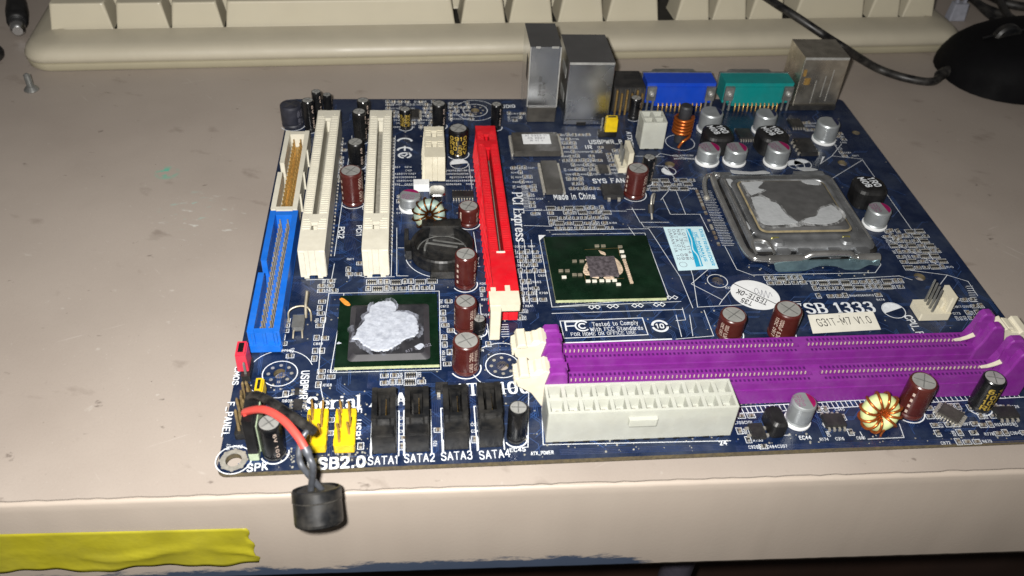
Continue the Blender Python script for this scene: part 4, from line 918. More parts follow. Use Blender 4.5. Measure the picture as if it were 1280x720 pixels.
blob([(433, 411), (441, 406), (446, 411), (445, 416), (437, 417)], 2.612, 'grey_film', 'paste_smear', sb, .02)
blob([(424, 374), (428, 372.5), (437, 379), (437, 382), (431, 381)], 1.56, 'orange', 'paint_spot', sb, .2)
for q in ([(518, 433), (526, 429), (530, 432), (524, 437)], [(423, 427), (427, 429), (421, 430)]): blob(q, 1.56 if q[0][0] < 430 else 2.61, 'paste', 'paste_residue', sb, .06)
b = MB(); text_mm(b, 'A17 G 0932', x0 + 21, y0 + 3.4, 1.0, .35, 0, 2.615, pw=.4, ph=.4, center=True, k=1); sub('printed_marking', b, 'ink_grey', sb)

# ------------------------------------------------------------------ coin cell holder
x, y = P(553, 320); y += 1
b = MB(); b.lathe([(10.6, 0), (10.8, .6), (10.8, 4.6), (10.4, 5.2), (9.6, 5.2), (9.4, 4.8), (9.4, 1.2), (0, 1.0)], 48, smooth=False)
b.box(-7.5, 7.5, 8.2, 13.2, .1, 5.6, tx=.8, ty=.4); b.box(-4.5, 4.5, -13.4, -9.2, .1, 3.2, tx=.5); b.box(-12.6, -10.2, -3, 3, .1, 4.0)
hd = part('coin_cell_holder', b, 'black_plastic', loc=(x, y, 0), bevel=.25)
b = MB(); b.box(-6, 5, 1.2, 2.0, 2.6, 2.8); b.box(-4, 7, 2.8, 3.4, 3.0, 3.2); b.box(-6.2, -5.6, -1, 4, 1.0, 2.7); obj('spring_contact', b, 'steel_dull', hd, rz=-.25)
b = MB(); arc(b, (0, 0), 8.4, 10, 170, .5, 0, 1.3); obj('negative_contact', b, 'steel_dull', hd)
b = MB(); arc(b, (0, 0), 12.6, 180, 350, .25, 0, .05); obj('printed_ring', b, 'silk', hd)

# ------------------------------------------------------------------ expansion slots
def slot(name, x, yf, yr, w, h, g, keys, mat, ribs, pitch=1.27, fins=False, front=5, rear=3.5, fl=3.2):
    """body with a real groove, key bridges, ridged contact walls"""
    b = MB(); L_ = yr - yf
    for s_ in (-1, 1):
        a, c_ = sorted((s_ * g / 2, s_ * w / 2)); b.box(a, c_, 0, L_, .4, h)
    b.box(-g / 2 - .01, g / 2 + .01, .05, L_ - .05, .45, h * .3, 1)
    b.box(-g / 2 - .01, g / 2 + .01, .04, front, .5, h - .04); b.box(-g / 2 - .01, g / 2 + .01, L_ - rear, L_ - .04, .5, h - .04)
    for k in keys: b.box(-g / 2 - .01, g / 2 + .01, k - 1.2, k + 1.2, .5, h - .3)
    o = part(name, b, [mat, 'groove'], loc=(x, yf, 0), bevel=.18)
    r_ = MB(); yy = front + 1
    while yy < L_ - rear - .6:
        if not any(abs(yy - k) < 1.6 for k in keys):
            for s_ in (-1, 1):
                a, c_ = sorted((s_ * (g / 2 + .35), s_ * (w / 2 - .5))); r_.box(a, c_, yy - pitch * .3, yy + pitch * .3, h - .2, h + ribs)
        yy += pitch
    obj('contact_ribs', r_, mat, o)
    for k in [L_ - rear] + [q - 1.2 for q in keys]:          # funnel shaped lead-ins
        f_ = MB(); f_.prism([(-g / 2 - 1.5, k + .6), (g / 2 + 1.5, k + .6), (g / 2 + .1, k - fl), (-g / 2 - .1, k - fl)], h - 1, h + ribs + .05); obj('key_bridge', f_, mat, o)
    f_ = MB()
    if fins:
        yy = 3
        while yy < L_ - 2:
            f_.add([(-w / 2, yy, h - .2), (-w / 2, yy + .8, h - .2), (-w / 2 - 1.2, yy - 2.6, 1.2), (-w / 2 - 1.2, yy - 1.8, 1.2), (-w / 2, yy - 2.8, .6), (-w / 2, yy - 2, .6)], [(0, 1, 3, 2), (2, 3, 5, 4), (0, 2, 4), (1, 5, 3)]); yy += 3.3
        obj('side_ribs', f_, mat, o)
    else:
        for s_ in (-1, 1): f_.box(s_ * (w / 2 - 1.1) - .9, s_ * (w / 2 - 1.1) + .9, -.7, .1, .6, h - .6)
        for s_ in (-1, 1): f_.box(s_ * 2.2 - .8, s_ * 2.2 + .8, -.8, .4, 0, .9)
        obj('end_ridges', f_, mat, o)
    p_ = MB(); yy = front
    while yy < L_ - rear:
        for s_ in (-1, 1): p_.box(s_ * (w / 2 + .45) - .25, s_ * (w / 2 + .45) + .25, yy, yy + .5, 0, .35)
        yy += 2.2
    obj('solder_pads', p_, 'tin', o)
    return o
slot('pci_slot', 19.0, 78.6, 168, 8.6, 11, 2.0, (19.0,), 'white_plastic', .28, front=11)
slot('pci_slot', 39.3, 78.6, 168, 8.6, 11, 2.0, (19.0,), 'white_plastic', .28, front=11)
slot('pci_express_short_slot', 59.9, 133, 155, 7.6, 11.2, 1.9, (13.4,), 'ivory_plastic', .25, 1.6, True, front=7, rear=2, fl=1.6)
x16 = slot('pci_express_long_slot', 80.0, 54.9, 155.4, 7.8, 11.2, 1.7, (88.8,), 'red_plastic', .12, 1.0, True, front=21)
b = MB(); zt = 12.4
b.box(-5.6, 3.6, -6.0, .4, 9.6, zt); b.box(-5.6, -2.4, -8.6, -5.4, .2, zt - .25); b.box(-4.9, -3.3, .2, 2.6, 11.22, zt - .3); b.box(-.5, 1.1, -.4, 3.2, 11.22, zt - .1)
obj('retention_latch', b, 'ivory_plastic', x16, bevel=.35)
b = MB(); b.box(-1.6, 1.2, 20.6, 21.4, 11.0, 11.32); obj('moulding_mark', b, 'sticker_cream', x16)

# ------------------------------------------------------------------ memory slots
def dimm(yc, left=(87.6, 94.2), right=(219.5, 227.5), cam_t=0):
    h = 9.0; hw = 3.35; x0, x1 = left[1] - .2, right[0] + .2; key = (145.5 if cam_t == 0 else 146)
    b = MB()
    for s_ in (-1, 1):
        a, c_ = sorted((s_ * .85, s_ * hw)); b.box(x0, x1, a, c_, .3, h)
    b.box(x0 + .05, x1 - .05, -.86, .86, .35, h - 3.0, 1)
    kx = P(1003, 430, 9)[0]; b.box(kx - 1.1, kx + 1.1, -.86, .86, .4, h - .25)
    o = part('memory_slot', b, ['purple', 'purple_dark'], loc=(0, yc, 0), bevel=.2)
    d_ = MB(); c = MB(); x = x0 + 1.4
    while x < x1 - 1.6:
        if abs(x - kx) > 1.8:
            for s_ in (-1, 1): d_.box(x - .32, x + .32, s_ * 2.15 - .55, s_ * 2.15 + .55, h - .1, h + .012)
            c.box(x - .13, x + .13, .5, .84, h - .9, h + .03)
        x += 1.27
    obj('contact_windows', d_, 'purple_dark', o); obj('contacts', c, 'print_light', o)
    r_ = MB()
    for s_ in (-1, 1): r_.box(x0 + .3, x1 - .3, s_ * (hw + .12) - .14, s_ * (hw + .12) + .14, 5.6, 6.4); r_.box(x0 + .3, x1 - .3, s_ * 3.0 - .25, s_ * 3.0 + .25, h - .02, h + .25)
    obj('side_rail', r_, 'purple', o)
    for sgn, (tx0, tx1) in ((-1, left), (1, right)):
        t = MB()
        tp = .5 if sgn < 0 else 1.0
        pr = [(tx0, .3), (tx1, .3), (tx1, 8.6), (tx1 - (.5 if sgn < 0 else 0), 12), (tx1 - 2.0 * tp, 17.2), (tx1 - 3.2 * tp, 18.0), (tx0 + 3.0 * tp, 18.0), (tx0 + 2.0 * tp, 17.2), (tx0 + (1.2 if sgn > 0 else 0), 12), (tx0, 8.6)]
        if sgn < 0: pr = [(a_, b_ * .9) for a_, b_ in pr]
        for s_ in (-1, 1):
            a, c_ = sorted((s_ * 1.5, s_ * 4.1)); t.prism(pr, a, c_, fn=lambda u, v, w_: (u, w_, v))
        t.box(tx0 + .6, tx1 - .6, -1.6, 1.6, .4, 15.0)
        obj('end_tower', t, 'purple', o, bevel=.5)
        l_ = MB(); ox = tx0 + 1.2 if sgn < 0 else tx1 - 1.2
        poly = [(0, 1.5), (-1.5, 2.0), (-4.6, 7.4), (-8.6, 10.4), (-9.3, 13.2), (-7.4, 14.6), (-3.0, 14.8), (-1.2, 16.2), (.4, 15.4), (.6, 11)]
        poly = [(ox + (-sgn) * a, c_) for a, c_ in poly]
        l_.prism(poly, -2.9, 2.9, fn=lambda u, v, w_: (u, w_, v))
        l_.prism([(ox - sgn * a, c_) for a, c_ in ((-5.2, 14.2), (-8.6, 14.0), (-8.0, 15.4), (-5.8, 15.5))], -3.4, 3.4, fn=lambda u, v, w_: (u, w_, v))
        l_.prism([(ox - sgn * a, c_) for a, c_ in ((-1.4, 14.2), (-4.4, 14.4), (-3.6, 15.8), (-1.8, 16))], -2.2, 2.2, fn=lambda u, v, w_: (u, w_, v))
        for q in range(5): l_.box(ox + sgn * (8.9 - .0), ox + sgn * 9.6, -2.6 + q * 1.2, -2.1 + q * 1.2, 10.6, 13.4) if sgn > 0 else l_.box(ox - 9.6, ox - 8.9, -2.6 + q * 1.2, -2.1 + q * 1.2, 10.6, 13.4)
        obj('ejector_latch', l_, 'ivory_plastic', o, bevel=.45)
        if sgn > 0:
            q = MB(); q.loops([[(x1 - 5 + 6 * t_ + dx, dy * (1 + t_), h + .1 + 2.6 * t_ ** 2 + dz) for dx, dy, dz in ((0, -.4, 0), (0, .4, 0), (.2, .4, .4), (.2, -.4, .4))] for t_ in (0, .3, .6, .85, 1)], 0, True, True); obj('key_spring', q, 'ivory_plastic', o)
    return o
dimm(31.8); dimm(20.3, (87.2, 94.2), (222.0, 231.0), 1)

# ------------------------------------------------------------------ drive connectors
def box_header(name, x0, x1, y0, y1, h, wall, mat, pin, rows_y, pitch=2.54, inner='groove', notch=True):
    b = MB(); yn = (y0 + y1) / 2
    b.box(x0, x1, y0, y1, .3, 1.6)
    b.box(x0, x0 + wall, y0, yn - 3 if notch else y1, 1.5, h); 
    if notch: b.box(x0, x0 + wall, yn + 3, y1, 1.5, h)
    b.box(x1 - wall, x1, y0, y1, 1.5, h); b.box(x0 + wall, x1 - wall, y0, y0 + 1.8, 1.5, h - .3); b.box(x0 + wall, x1 - wall, y1 - 2.2, y1, 1.5, h - .3)
    o = part(name, b, mat, bevel=.3)
    p = MB(); n_ = int((y1 - y0 - 6.5) / pitch) + 1; xc = (x0 + x1) / 2
    for i in range(n_):
        yy = (y0 + y1) / 2 + (i - (n_ - 1) / 2) * pitch
        for s_ in (-1, 1): p.box(xc + s_ * 1.27 - .32, xc + s_ * 1.27 + .32, yy - .32, yy + .32, 1.5, h - 1.4, tx=.08, ty=.08)
    sub('pins', p, pin, o)
    return o
fd = box_header('floppy_connector', 2.9, 11.9, 105.8, 157.6, 8.0, 1.7, 'white_plastic', 'gold', 17)
b = MB(); b.box(5.2, 9.6, 108, 155, 1.6, 2.2); sub('pin_base', b, 'pad_gold', fd)
b = MB()
for yy in (128, 143, 114): b.box(11.85, 12.5, yy, yy + 1.0, .6, 7.8)
sub('side_ribs', b, 'white_plastic', fd, bevel=.2)
ide = box_header('drive_connector', 3.0, 12.4, 44.4, 104.6, 8.2, 1.9, 'blue_plastic', 'pin', 20)
b = MB()
for x in (4.2, 7.4, 10.6): b.box(x, x + 1.0, 43.7, 44.5, 3.2, 8.0)
b.box(3.2, 12.2, 43.4, 44.5, .5, 3.4); sub('front_keys', b, 'blue_plastic', ide, bevel=.3)
# SATA
for px0, px1, py in ((465.5, 496, 571), (507, 537.5, 569), (555.5, 586, 566), (599, 628.5, 563)):
    x0, y0 = P(px0, py); x1, _ = P(px1, py); w = x1 - x0; L_ = 15.2; h = 10; y0 += .6
    b = MB(); b.box(0, w, 0, 4.2, .2, h - 2.6); b.box(.5, w - .5, .3, 4.0, h - 2.7, h - 1.4); b.box(0, 1.5, 4, L_, .2, h); b.box(w - 1.5, w, 4, L_, .2, h); b.box(1.4, w - 1.4, L_ - 1.4, L_, .2, h - .3); b.box(1.4, w - 1.4, 4, L_ - 1, .2, 2)
    b.box(1.4, w - 1.4, 3.9, 5.2, .3, h - .2)
    o = part('drive_data_port', b, 'black_plastic', loc=(x0, y0, 0), bevel=.3)
    b = MB(); b.box(w / 2 - .9, w / 2 + .5, 6.2, 13, 1.9, h - .8); b.box(w / 2 + .4, w / 2 + 1.5, 11.8, 13, 1.9, h - .8); obj('tongue', b, 'black_plastic', o, bevel=.12)
    b = MB()
    for k in range(7): b.box(w / 2 + .48, w / 2 + .62, 6.5 + k * .85, 6.9 + k * .85, 2, h - 1.4)
    obj('contacts', b, 'pad_gold', o)
    b = MB(); line(b, [(-.5, -.6), (-.5, L_), (w + .5, L_), (w + .5, -.6)], .3, 0, .06); b.box(-.6, -.1, -.6, 2.6, 0, 1.6); obj('printed_outline', b, 'silk', o)

# ------------------------------------------------------------------ power connectors
def power(name, x0, y0, w, d, h, nx, ny, tab=True):
    b = MB(); t = .75
    b.box(0, w, 0, t, .3, h); b.box(0, w, d - t, d, .3, h); b.box(0, t, t, d - t, .3, h); b.box(w - t, w, t, d - t, .3, h); b.box(t, w - t, t, d - t, .3, h - 3.6)
    for i in range(1, nx): x = t + (w - 2 * t) * i / nx; b.box(x - .55, x + .55, t - .02, d - t + .02, 2.4, h - .15)
    for j in range(1, ny): y = t + (d - 2 * t) * j / ny; b.box(t - .02, w - t + .02, y - .55, y + .55, 2.4, h - .2)
    o = part(name, b, 'nylon', loc=(x0, y0, 0), bevel=.25)
    p = MB()
    for i in range(nx):
        for j in range(ny):
            x = t + (w - 2 * t) * (i + .5) / nx; y = t + (d - 2 * t) * (j + .5) / ny; p.box(x - .55, x + .55, y - .55, y + .55, h - 3.7, h - 2.6, tx=.2, ty=.2)
    obj('contacts', p, 'tin', o)
    if tab:
        q = MB(); q.box(w * .42, w * .57, -1.3, .05, h - 5.2, h - 2.4); obj('latch_ledge', q, 'nylon', o, bevel=.3)
    q = MB()
    for i in range(nx): x = t + (w - 2 * t) * (i + .5) / nx; q.box(x - .9, x + .9, -.12, .3, 0, .6)
    obj('foot_gaps', q, 'black_matte', o)
    return o
power('main_power_connector', 86.9, 5.6, 52.2, 10.6, 12.2, 12, 2)
power('processor_power_connector', 143.4, 155.0, 9.6, 9.4, 12.6, 2, 2, False)

# ------------------------------------------------------------------ rear ports
def port_box(name, x0, x1, y0, y1, h, mat, lean=0):
    b = MB(); b.box(x0, x1, y0, y1, .2, h); o = part(name, b, mat, bevel=.35)
    q = MB(); q.box(x0 + 1, x1 - 1, y1 - .02, y1 + .5, 1.5, h - 1.5); sub('port_face', q, 'black_matte', o)
    return o
p1 = port_box('audio_port_tower', 98.9, 111.6, 178, 200, 33.6, 'steel')
b = MB(); b.box(99.3, 111.2, 176.9, 178.02, .2, 7); sub('lower_block', b, 'ic_grey', p1, bevel=.3)
b = MB()
for k in range(2): text_mm(b, ('USB 1109', '2J-AW')[k], 0, 0, 1.3, 0, 0, 0, pw=.35, ph=.35, k=1)
b2 = MB(); b2.add([(103.6 + k % 1, 177.9, 0) for k in range(0)], [])
for ln in (0, 1):
    polys, wd_ = glyphs(('2409 B5', 'C1 11A')[ln], pw=.3, ph=.3, k=1)
    put(b2, polys, lambda u, v, z: (103.4 + ln * 1.6 + v * .18, 177.93 - z, 12 + u * .25), 0)
sub('stamped_marking', b2, 'ic_grey', p1)
b = MB(); b.box(98.86, 99.2, 181, 186, 17, 27); sub('side_slot', b, 'black_matte', p1)
b = MB(); b.box(98.95, 99.3, 177.8, 178.0, 7, 33.4); b.box(111.2, 111.62, 177.75, 178.02, 7, 33.5); b.box(101.2, 103, 177.8, 178.1, 33.0, 33.8); b.box(107.6, 110.4, 177.8, 178.1, 33.0, 33.8); sub('folded_seam', b, 'aluminium', p1)
p2 = port_box('network_port_box', 114.6, 133.4, 174.6, 200.4, 28.6, 'steel')
b = MB(); b.box(114.8, 133.2, 174.3, 174.62, 27.7, 28.7); sub('folded_seam', b, 'aluminium', p2, bevel=.1)
for zz in (8, 19):
    b = MB(); b.box(114.5, 114.62, 180, 190, zz, zz + 4); sub('spring_tab', b, 'aluminium', p2, bevel=.05)
b = MB(); b.box(133.38, 133.5, 176, 199, 13.6, 14.0); sub('shell_joint', b, 'black_matte', p2)
b = MB(); b.box(114.9, 133.1, 174.5, 174.63, 2.6, 2.8); sub('shell_joint', b, 'black_matte', p2)
b = MB(); b.box(120, 124, 174.2, 174.62, .1, 1.6); sub('base_notch', b, 'black_matte', p2)
b = MB(); b.box(136.6, 150.2, 184, 199, 1.0, 12.6); o = part('port_block', b, 'ic_black', bevel=.4)
b = MB()
for k in range(6): b.box(137.6 + k * 2.2, 138.3 + k * 2.2, 183.0, 184.02, 0, 11.5 - (k % 2) * 1.5); 
sub('contact_strip', b, 'pad_gold', o)
b = MB()
for k in range(7): b.box(136.9 + k * 2.1, 137.5 + k * 2.1, 183.4, 184.02, 3, 12.2)
sub('side_ribs', b, 'ic_grey', o)
def dsub(x0, x1, mat, name):
    b = MB(); b.box(x0, x1, 187.6, 197, 3.2, 12.8); b.box(x0 + 4.6, x1 - 4.6, 187.0, 187.7, 3.0, 11.2); b.box(x0 + 4, x1 - 4, 190, 196, .3, 3.3)
    o = part(name, b, mat, bevel=.6)
    q = MB(); q.box(x0 - .2, x1 + .2, 197, 198, 2.4, 13.0); sub('metal_flange', q, 'steel_dull', o)
    q = MB(); q.loops([[(x, y_, z) for x, z in rrect(x0 + 5, x1 - 5, 4, 11.4, 2, 4)] for y_ in (198, 203.5)], 0, False, True); sub('shell', q, 'steel_dull', o)
    for s_ in (x0 + 2.2, x1 - 2.2):
        q = MB(); q.box(s_ - 2.0, s_ + 2.0, 186.2, 187.62, 5.0, 11.4); q.box(s_ - 1.6, s_ - .8, 186.3, 187.4, 0, 5.1); q.box(s_ + .8, s_ + 1.6, 186.3, 187.4, 0, 5.1); br = sub('bracket', q, 'steel_dull', o, bevel=.2)
        q = MB(); q.tube([(s_, 186.3, 8.4), (s_, 185.2, 8.4), (s_, 184.8, 8.4)], [1.25, 1.2, .7], 6); q2 = obj('rivet', q, 'aluminium'); q2.parent = br
    q = MB(); k = x0 + 6
    while k < x1 - 5: q.tube([(k, 188.6, 4), (k, 186.6, 3.2), (k, 186.2, 0)], .3, 6); k += 1.9
    sub('pins', q, 'pad_gold', o)
dsub(151.6, 182.0, 'vga_blue', 'video_port'); dsub(186.0, 216.8, 'teal', 'serial_port')
ps = port_box('keyboard_port_box', 218.6, 238.6, 188, 206, 24.6, 'ps2_metal')
b = MB()
for x, z0, z1 in ((226.4, 3, 14), (230.2, 6, 16), (233.0, 4, 19)): b.box(x - .15, x + .15, 187.9, 188.02, z0, z1)
b.box(218.9, 238.3, 187.85, 188.02, 23.6, 24.7); sub('folded_seam', b, 'aluminium', ps)
b = MB(); b.box(221, 223.4, 187.6, 188.02, 12, 15); b.box(219.6, 220.8, 187.6, 188.02, 16, 19); sub('spring_tab', b, 'gold', ps)
b = MB(); b.box(217, 238, 186.6, 188.0, .2, 2.4); sub('base_flange', b, 'ic_black', ps)

# ------------------------------------------------------------------ processor socket
X0, X1, Y0, Y1 = 168.0, 213.0, 82.6, 128.4
b = MB(); b.loops([[(x, y, z) for x, y in rrect(X0 + i, X1 - i, Y0 + i, Y1 - i, 2.5, 5)] for z, i in ((.2, -.8), (3.6, -.8), (4.2, .4))], 0, True, True)
so = part('processor_socket', b, 'black_plastic')
hx0, hx1, hy0, hy1 = 172.4, 207.0, 89.6, 122.4
def rr(x0, x1, y0, y1, r, z): return [(x, y, z) for x, y in rrect(x0, x1, y0, y1, r, 5)]
b = MB(); b.loops([rr(X0, X1, Y0, Y1, 3, 2.6), rr(X0, X1, Y0, Y1, 3, 4.6), rr(X0 + .7, X1 - .7, Y0 + .7, Y1 - .7, 3, 5.6), rr(X0 + 2.6, X1 - 2.6, Y0 + 3.4, Y1 - 2, 3.5, 6.0), rr(hx0 - 2.6, hx1 + 2.6, hy0 - 3.2, hy1 + 2.0, 5, 5.7), rr(hx0 - 1.6, hx1 + 1.6, hy0 - 1.6, hy1 + 1.2, 4.5, 6.6), rr(hx0 - .2, hx1 + .2, hy0 - .3, hy1 + .2, 3.5, 6.9), rr(hx0, hx1, hy0, hy1, 3.2, 6.2), rr(hx0, hx1, hy0, hy1, 3.2, 4.4)], 0, False, False, True)
lpq = sub('load_plate', b, 'socket_steel', so)
for x, w in ((177.5, 4.6), (202.5, 4.6)):
    b = MB(); b.loops([rr(x - w / 2, x + w / 2, 83.2, 87.4, 1.6, 5.8), rr(x - w / 2 + .7, x + w / 2 - .7, 83.9, 86.8, 1.2, 6.6)], 0, False, True); sub('embossed_pad', b, 'socket_steel', so, bevel=.2)
b = MB()
for x in (177.0, 203): b.loops([rr(x - 1.7, x + 1.7, 87.0, 88.8, .6, 6.05), rr(x - 1.4, x + 1.4, 87.2, 88.6, .5, 6.5)], 0, False, True)
sub('gold_tab', b, 'olive_metal', so)
# processor: substrate and heat spreader with smeared paste
b = MB(); b.loops([rr(hx0 + .4, hx1 - .4, hy0 + .6, hy1 - .6, 2.6, 4.4), rr(hx0 + .4, hx1 - .4, hy0 + .6, hy1 - .6, 2.6, 6.6), rr(hx0 + 1.6, hx1 - 1.6, hy0 + 1.7, hy1 - 1.7, 3, 7.4), rr(hx0 + 2.0, hx1 - 2.0, hy0 + 2.1, hy1 - 2.1, 3, 7.7)], 0, False, True)
hs = sub('heat_spreader', b, 'ihs', so, bevel=.2)
b = MB(); b.loops([rr(hx0 + .2, hx1 - .2, hy0 + .3, hy1 - .3, 2.8, 6.62), rr(hx0 + 1.5, hx1 - 1.5, hy0 + 1.6, hy1 - 1.6, 3, 7.15)], 0); sub('package_rim', b, 'rim_beige', so)
b = MB()
for x in (178.5, 186, 197, 207): b.loops([rr(x - 2.6, x + 2.6, 79.4, 82.8, 1.4, 3.0), rr(x - 2.4, x + 2.4, 79.6, 83.2, 1.2, 5.2)], 0, False, True)
sub('front_tabs', b, 'socket_steel', so)
for x in (X0 + 1.2, X1 - 1.2): b = MB(); b.tube([(x, Y0 + 4, 5.7), (x, Y1 - 4, 5.7)], .45, 8); sub('plate_bead', b, 'lever_steel', so)
def z3(L_): return [(880 + a * .25, 190 + c_ * .25) for a, c_ in L_]
for q in ([(195, 152), (250, 148), (295, 150), (270, 180), (300, 190), (255, 210), (235, 215), (215, 190)], [(235, 228), (280, 222), (330, 245), (370, 260), (400, 300), (440, 335), (470, 352), (420, 362), (300, 362), (275, 320), (250, 270)],
          [(490, 350), (520, 330), (560, 320), (580, 285), (610, 275), (640, 268), (680, 300), (690, 325), (660, 350), (580, 362)], [(488, 145), (530, 140), (570, 150), (572, 165), (520, 160)]):
    blob(z3(q), 7.72, 'paste_thin', 'thermal_paste', hs, .06, 7.7)
    blob(z3(q), 7.705, 'paste_film', 'paste_smear', hs, .008, 7.7, .22)
# lever and hinge
b = MB(); lv = [(173.5, 131.0, 2.4), (169, 131.4, 3.2), (166.2, 129, 4.8), (165.2, 125.5, 5.4), (165.0, 118, 5.0), (165.0, 90, 4.6), (165.2, 83, 4.6), (166.6, 79.2, 4.6), (169.5, 77.9, 4.6), (183, 77.8, 4.6), (185.5, 77.8, 5.4), (188, 77.8, 6.4), (199.5, 77.8, 6.4), (201.5, 77.8, 5.4), (203, 77.8, 4.6), (211, 77.8, 4.6)]
b.tube(smooth_path(lv, 5), 1.15, 12); sub('load_lever', b, 'lever_steel', so)
for xa, xc in ((172, 183.5), (203.5, 211.6)): b = MB(); b.tube([(xa, 77.8, 4.4), (xc, 77.8, 4.4)], 1.6, 14); sub('hinge_roll', b, 'lever_steel', so)
b = MB(); b.prism([(v.x, v.y) for v in smooth_path([(176, .3, 0), (174.5, 2, 0), (177, 4.6, 0), (206, 4.8, 0), (208, 3.4, 0), (211, 4.8, 0), (211.4, 2.2, 0), (208, 2.6, 0), (204.5, .5, 0), (200, .7, 0), (196, 2.3, 0), (190, 2.5, 0), (186, .8, 0), (182, .3, 0), (176.5, .2, 0)], 4)], 76.0, 76.7, fn=lambda u, v, w_: (u, w_, v)); sub('front_plate', b, 'steel_blue', so)
b = MB(); b.tube(smooth_path([(168.0, 79.6, 5.6), (168.0, 84.6, 6.0), (169.4, 86.2, 6.3), (172.4, 86.0, 6.3), (174.2, 83.8, 6.0), (174.6, 79.8, 5.4)]), .55, 8); sub('lever_hook', b, 'lever_steel', so)
b = MB(); b.tube(smooth_path([(162.6, 121, .4), (162.2, 125, 2.6), (163.6, 128.6, 4.2), (166.8, 129.8, 4.4), (169.0, 128.4, 4.8)]), .9, 10); sub('lever_end', b, 'lever_steel', so)
for q in ((167.6, 174, 128.4, 132.0, .3, 4.2), (199, 211, 128.6, 131.6, .3, 4.6)): b = MB(); b.box(*q); sub('rear_hinge', b, 'socket_steel', so, bevel=.3)
b = MB(); b.lathe([(1.2, 0), (1.2, .5), (.7, 1.0), (0, 1.1)], 12, c=(162.4, 120.4, 0)); sub('solder_joint', b, 'tin', so)
for q in ([(130, 90), (230, 100), (300, 95), (330, 108), (250, 112), (150, 108)], [(110, 135), (140, 140), (160, 180), (150, 190), (125, 165)], [(210, 345), (232, 380), (224, 385)], [(460, 80), (520, 78), (570, 90), (500, 95)], [(225, 285), (240, 310), (228, 312)]):
    blob(z3(q), 6.05, 'paste_thin', 'paste_residue', so, .1, 6)

# ------------------------------------------------------------------ pin headers, fan headers
def pins(name, pts, h, base=None, mat='pin', bh=2.5, lean=None, r=.32, bl='black_plastic'):
    b = MB()
    if base: b.box(*base, 0, bh)
    o = part(name, b, bl, bevel=.25) if base else None
    for k, (x, y) in enumerate(pts):
        p = MB(); lx, ly = lean[k] if lean else (0, 0)
        p.loops([[(x + dx * f + lx * t, y + dy * f + ly * t, z) for dx, dy in ((-r, -r), (r, -r), (r, r), (-r, r))] for z, t, f in ((.1 if base is None else bh - .1, 0, 1), (h - .6, .9, 1), (h, 1, .45))], 0, True, True)
        q = sub('pin', p, mat, o) if o else part('pin', p, mat)
    return o
x0, y0 = P(283, 545); 
fp = [(4.6 + (i % 2) * 2.2, 12.2 + (i // 2) * 2.2) for i in range(12)]
pins('front_panel_header', fp, 9.5, (3.4, 8.0, 10.8, 25.0), 'dull_brass', lean=[(rs.uniform(-1.2, 1.2), rs.uniform(-1, 1.4)) for _ in fp])
for px in (380, 416):                                           # yellow USB headers
    xa, ya = P(px + 2, 568); w, d = 5.4, 13.0
    b = MB(); b.box(0, w, 0, d, .2, 3.4)
    for k in range(4): b.box(-.14, w + .14, .6 + k * 3.2, 2.8 + k * 3.2, .3, 3.2)
    o = part('usb_header', b, 'yellow_plastic', loc=(xa, ya, 0), bevel=.35)
    p = MB()
    for i in range(5):
        for s_ in (0, 1):
            if (i, s_) == (0, 1): continue
            lx, ly = rs.uniform(-.5, .5), rs.uniform(-.3, .8); x, y = 1.45 + s_ * 2.54, 1.4 + i * 2.54
            p.tube([(x, y, 3.2), (x + lx, y + ly, 7.8)], .33, 5)
    obj('pins', p, 'gold', o)
x, y = P(1148, 402); b = MB(); b.box(0, 10.2, 0, 7.2, .1, 3.2); b.box(8.4, 10.2, .4, 6.8, 3.1, 9.6) ; b.box(7.4, 8.5, 2.2, 4.8, 3.1, 6)
o = part('processor_fan_header', b, 'ivory_plastic', loc=(x, y, 0), bevel=.35)
for k in range(4):
    p = MB(); p.box(3.6, 4.3, .8 + k * 1.7, 1.4 + k * 1.7, 3, 12.6, tx=.1, ty=.1); obj('pin', p, 'steel_dull', o)
x, y = P(783, 217); b = MB(); b.box(0, 2.0, 0, 9.6, .1, 9.2); b.box(-3.4, .1, 0, 9.6, .1, 2.6); o = part('system_fan_header', b, 'ivory_plastic', loc=(x, y, 0), bevel=.3)
for k in range(3):
    p = MB(); p.box(-2.2, -1.6, 1.6 + 2.54 * k, 2.2 + 2.54 * k, 2.4, 10); obj('pin', p, 'steel_dull', o)
x, y = P(757, 174); hj = [(x + (i - 1) * 2.54 + .8, y + 2.6) for i in range(3)]
pins('jumper_header', hj, 8.6, (x - 3, x + 4.6, y + 1.2, y + 4.0), 'steel_dull')
x2, y2 = P(308, 478); cm = [(x2, y2 + 1.2 + 2.54 * i) for i in range(3)]
pins('jumper_header', cm, 7, (x2 - 1.25, x2 + 1.25, y2, y2 + 7.6), 'steel_dull')
x3, y3 = P(325, 519); us = [(x3, y3 + 1.2 + 2.54 * i) for i in range(3)]
pins('jumper_header', us, 7.2, (x3 - 1.25, x3 + 1.25, y3, y3 + 7.6), 'steel_dull')
xb, yb = P(320, 577); spk = [(xb - .4, yb + 1.4 + 2.54 * i) for i in range(4)]
pins('speaker_header', spk, 8.5, (xb - 1.7, xb + .9, yb + .2, yb + 10.6), 'steel_dull', bl='pale_green')

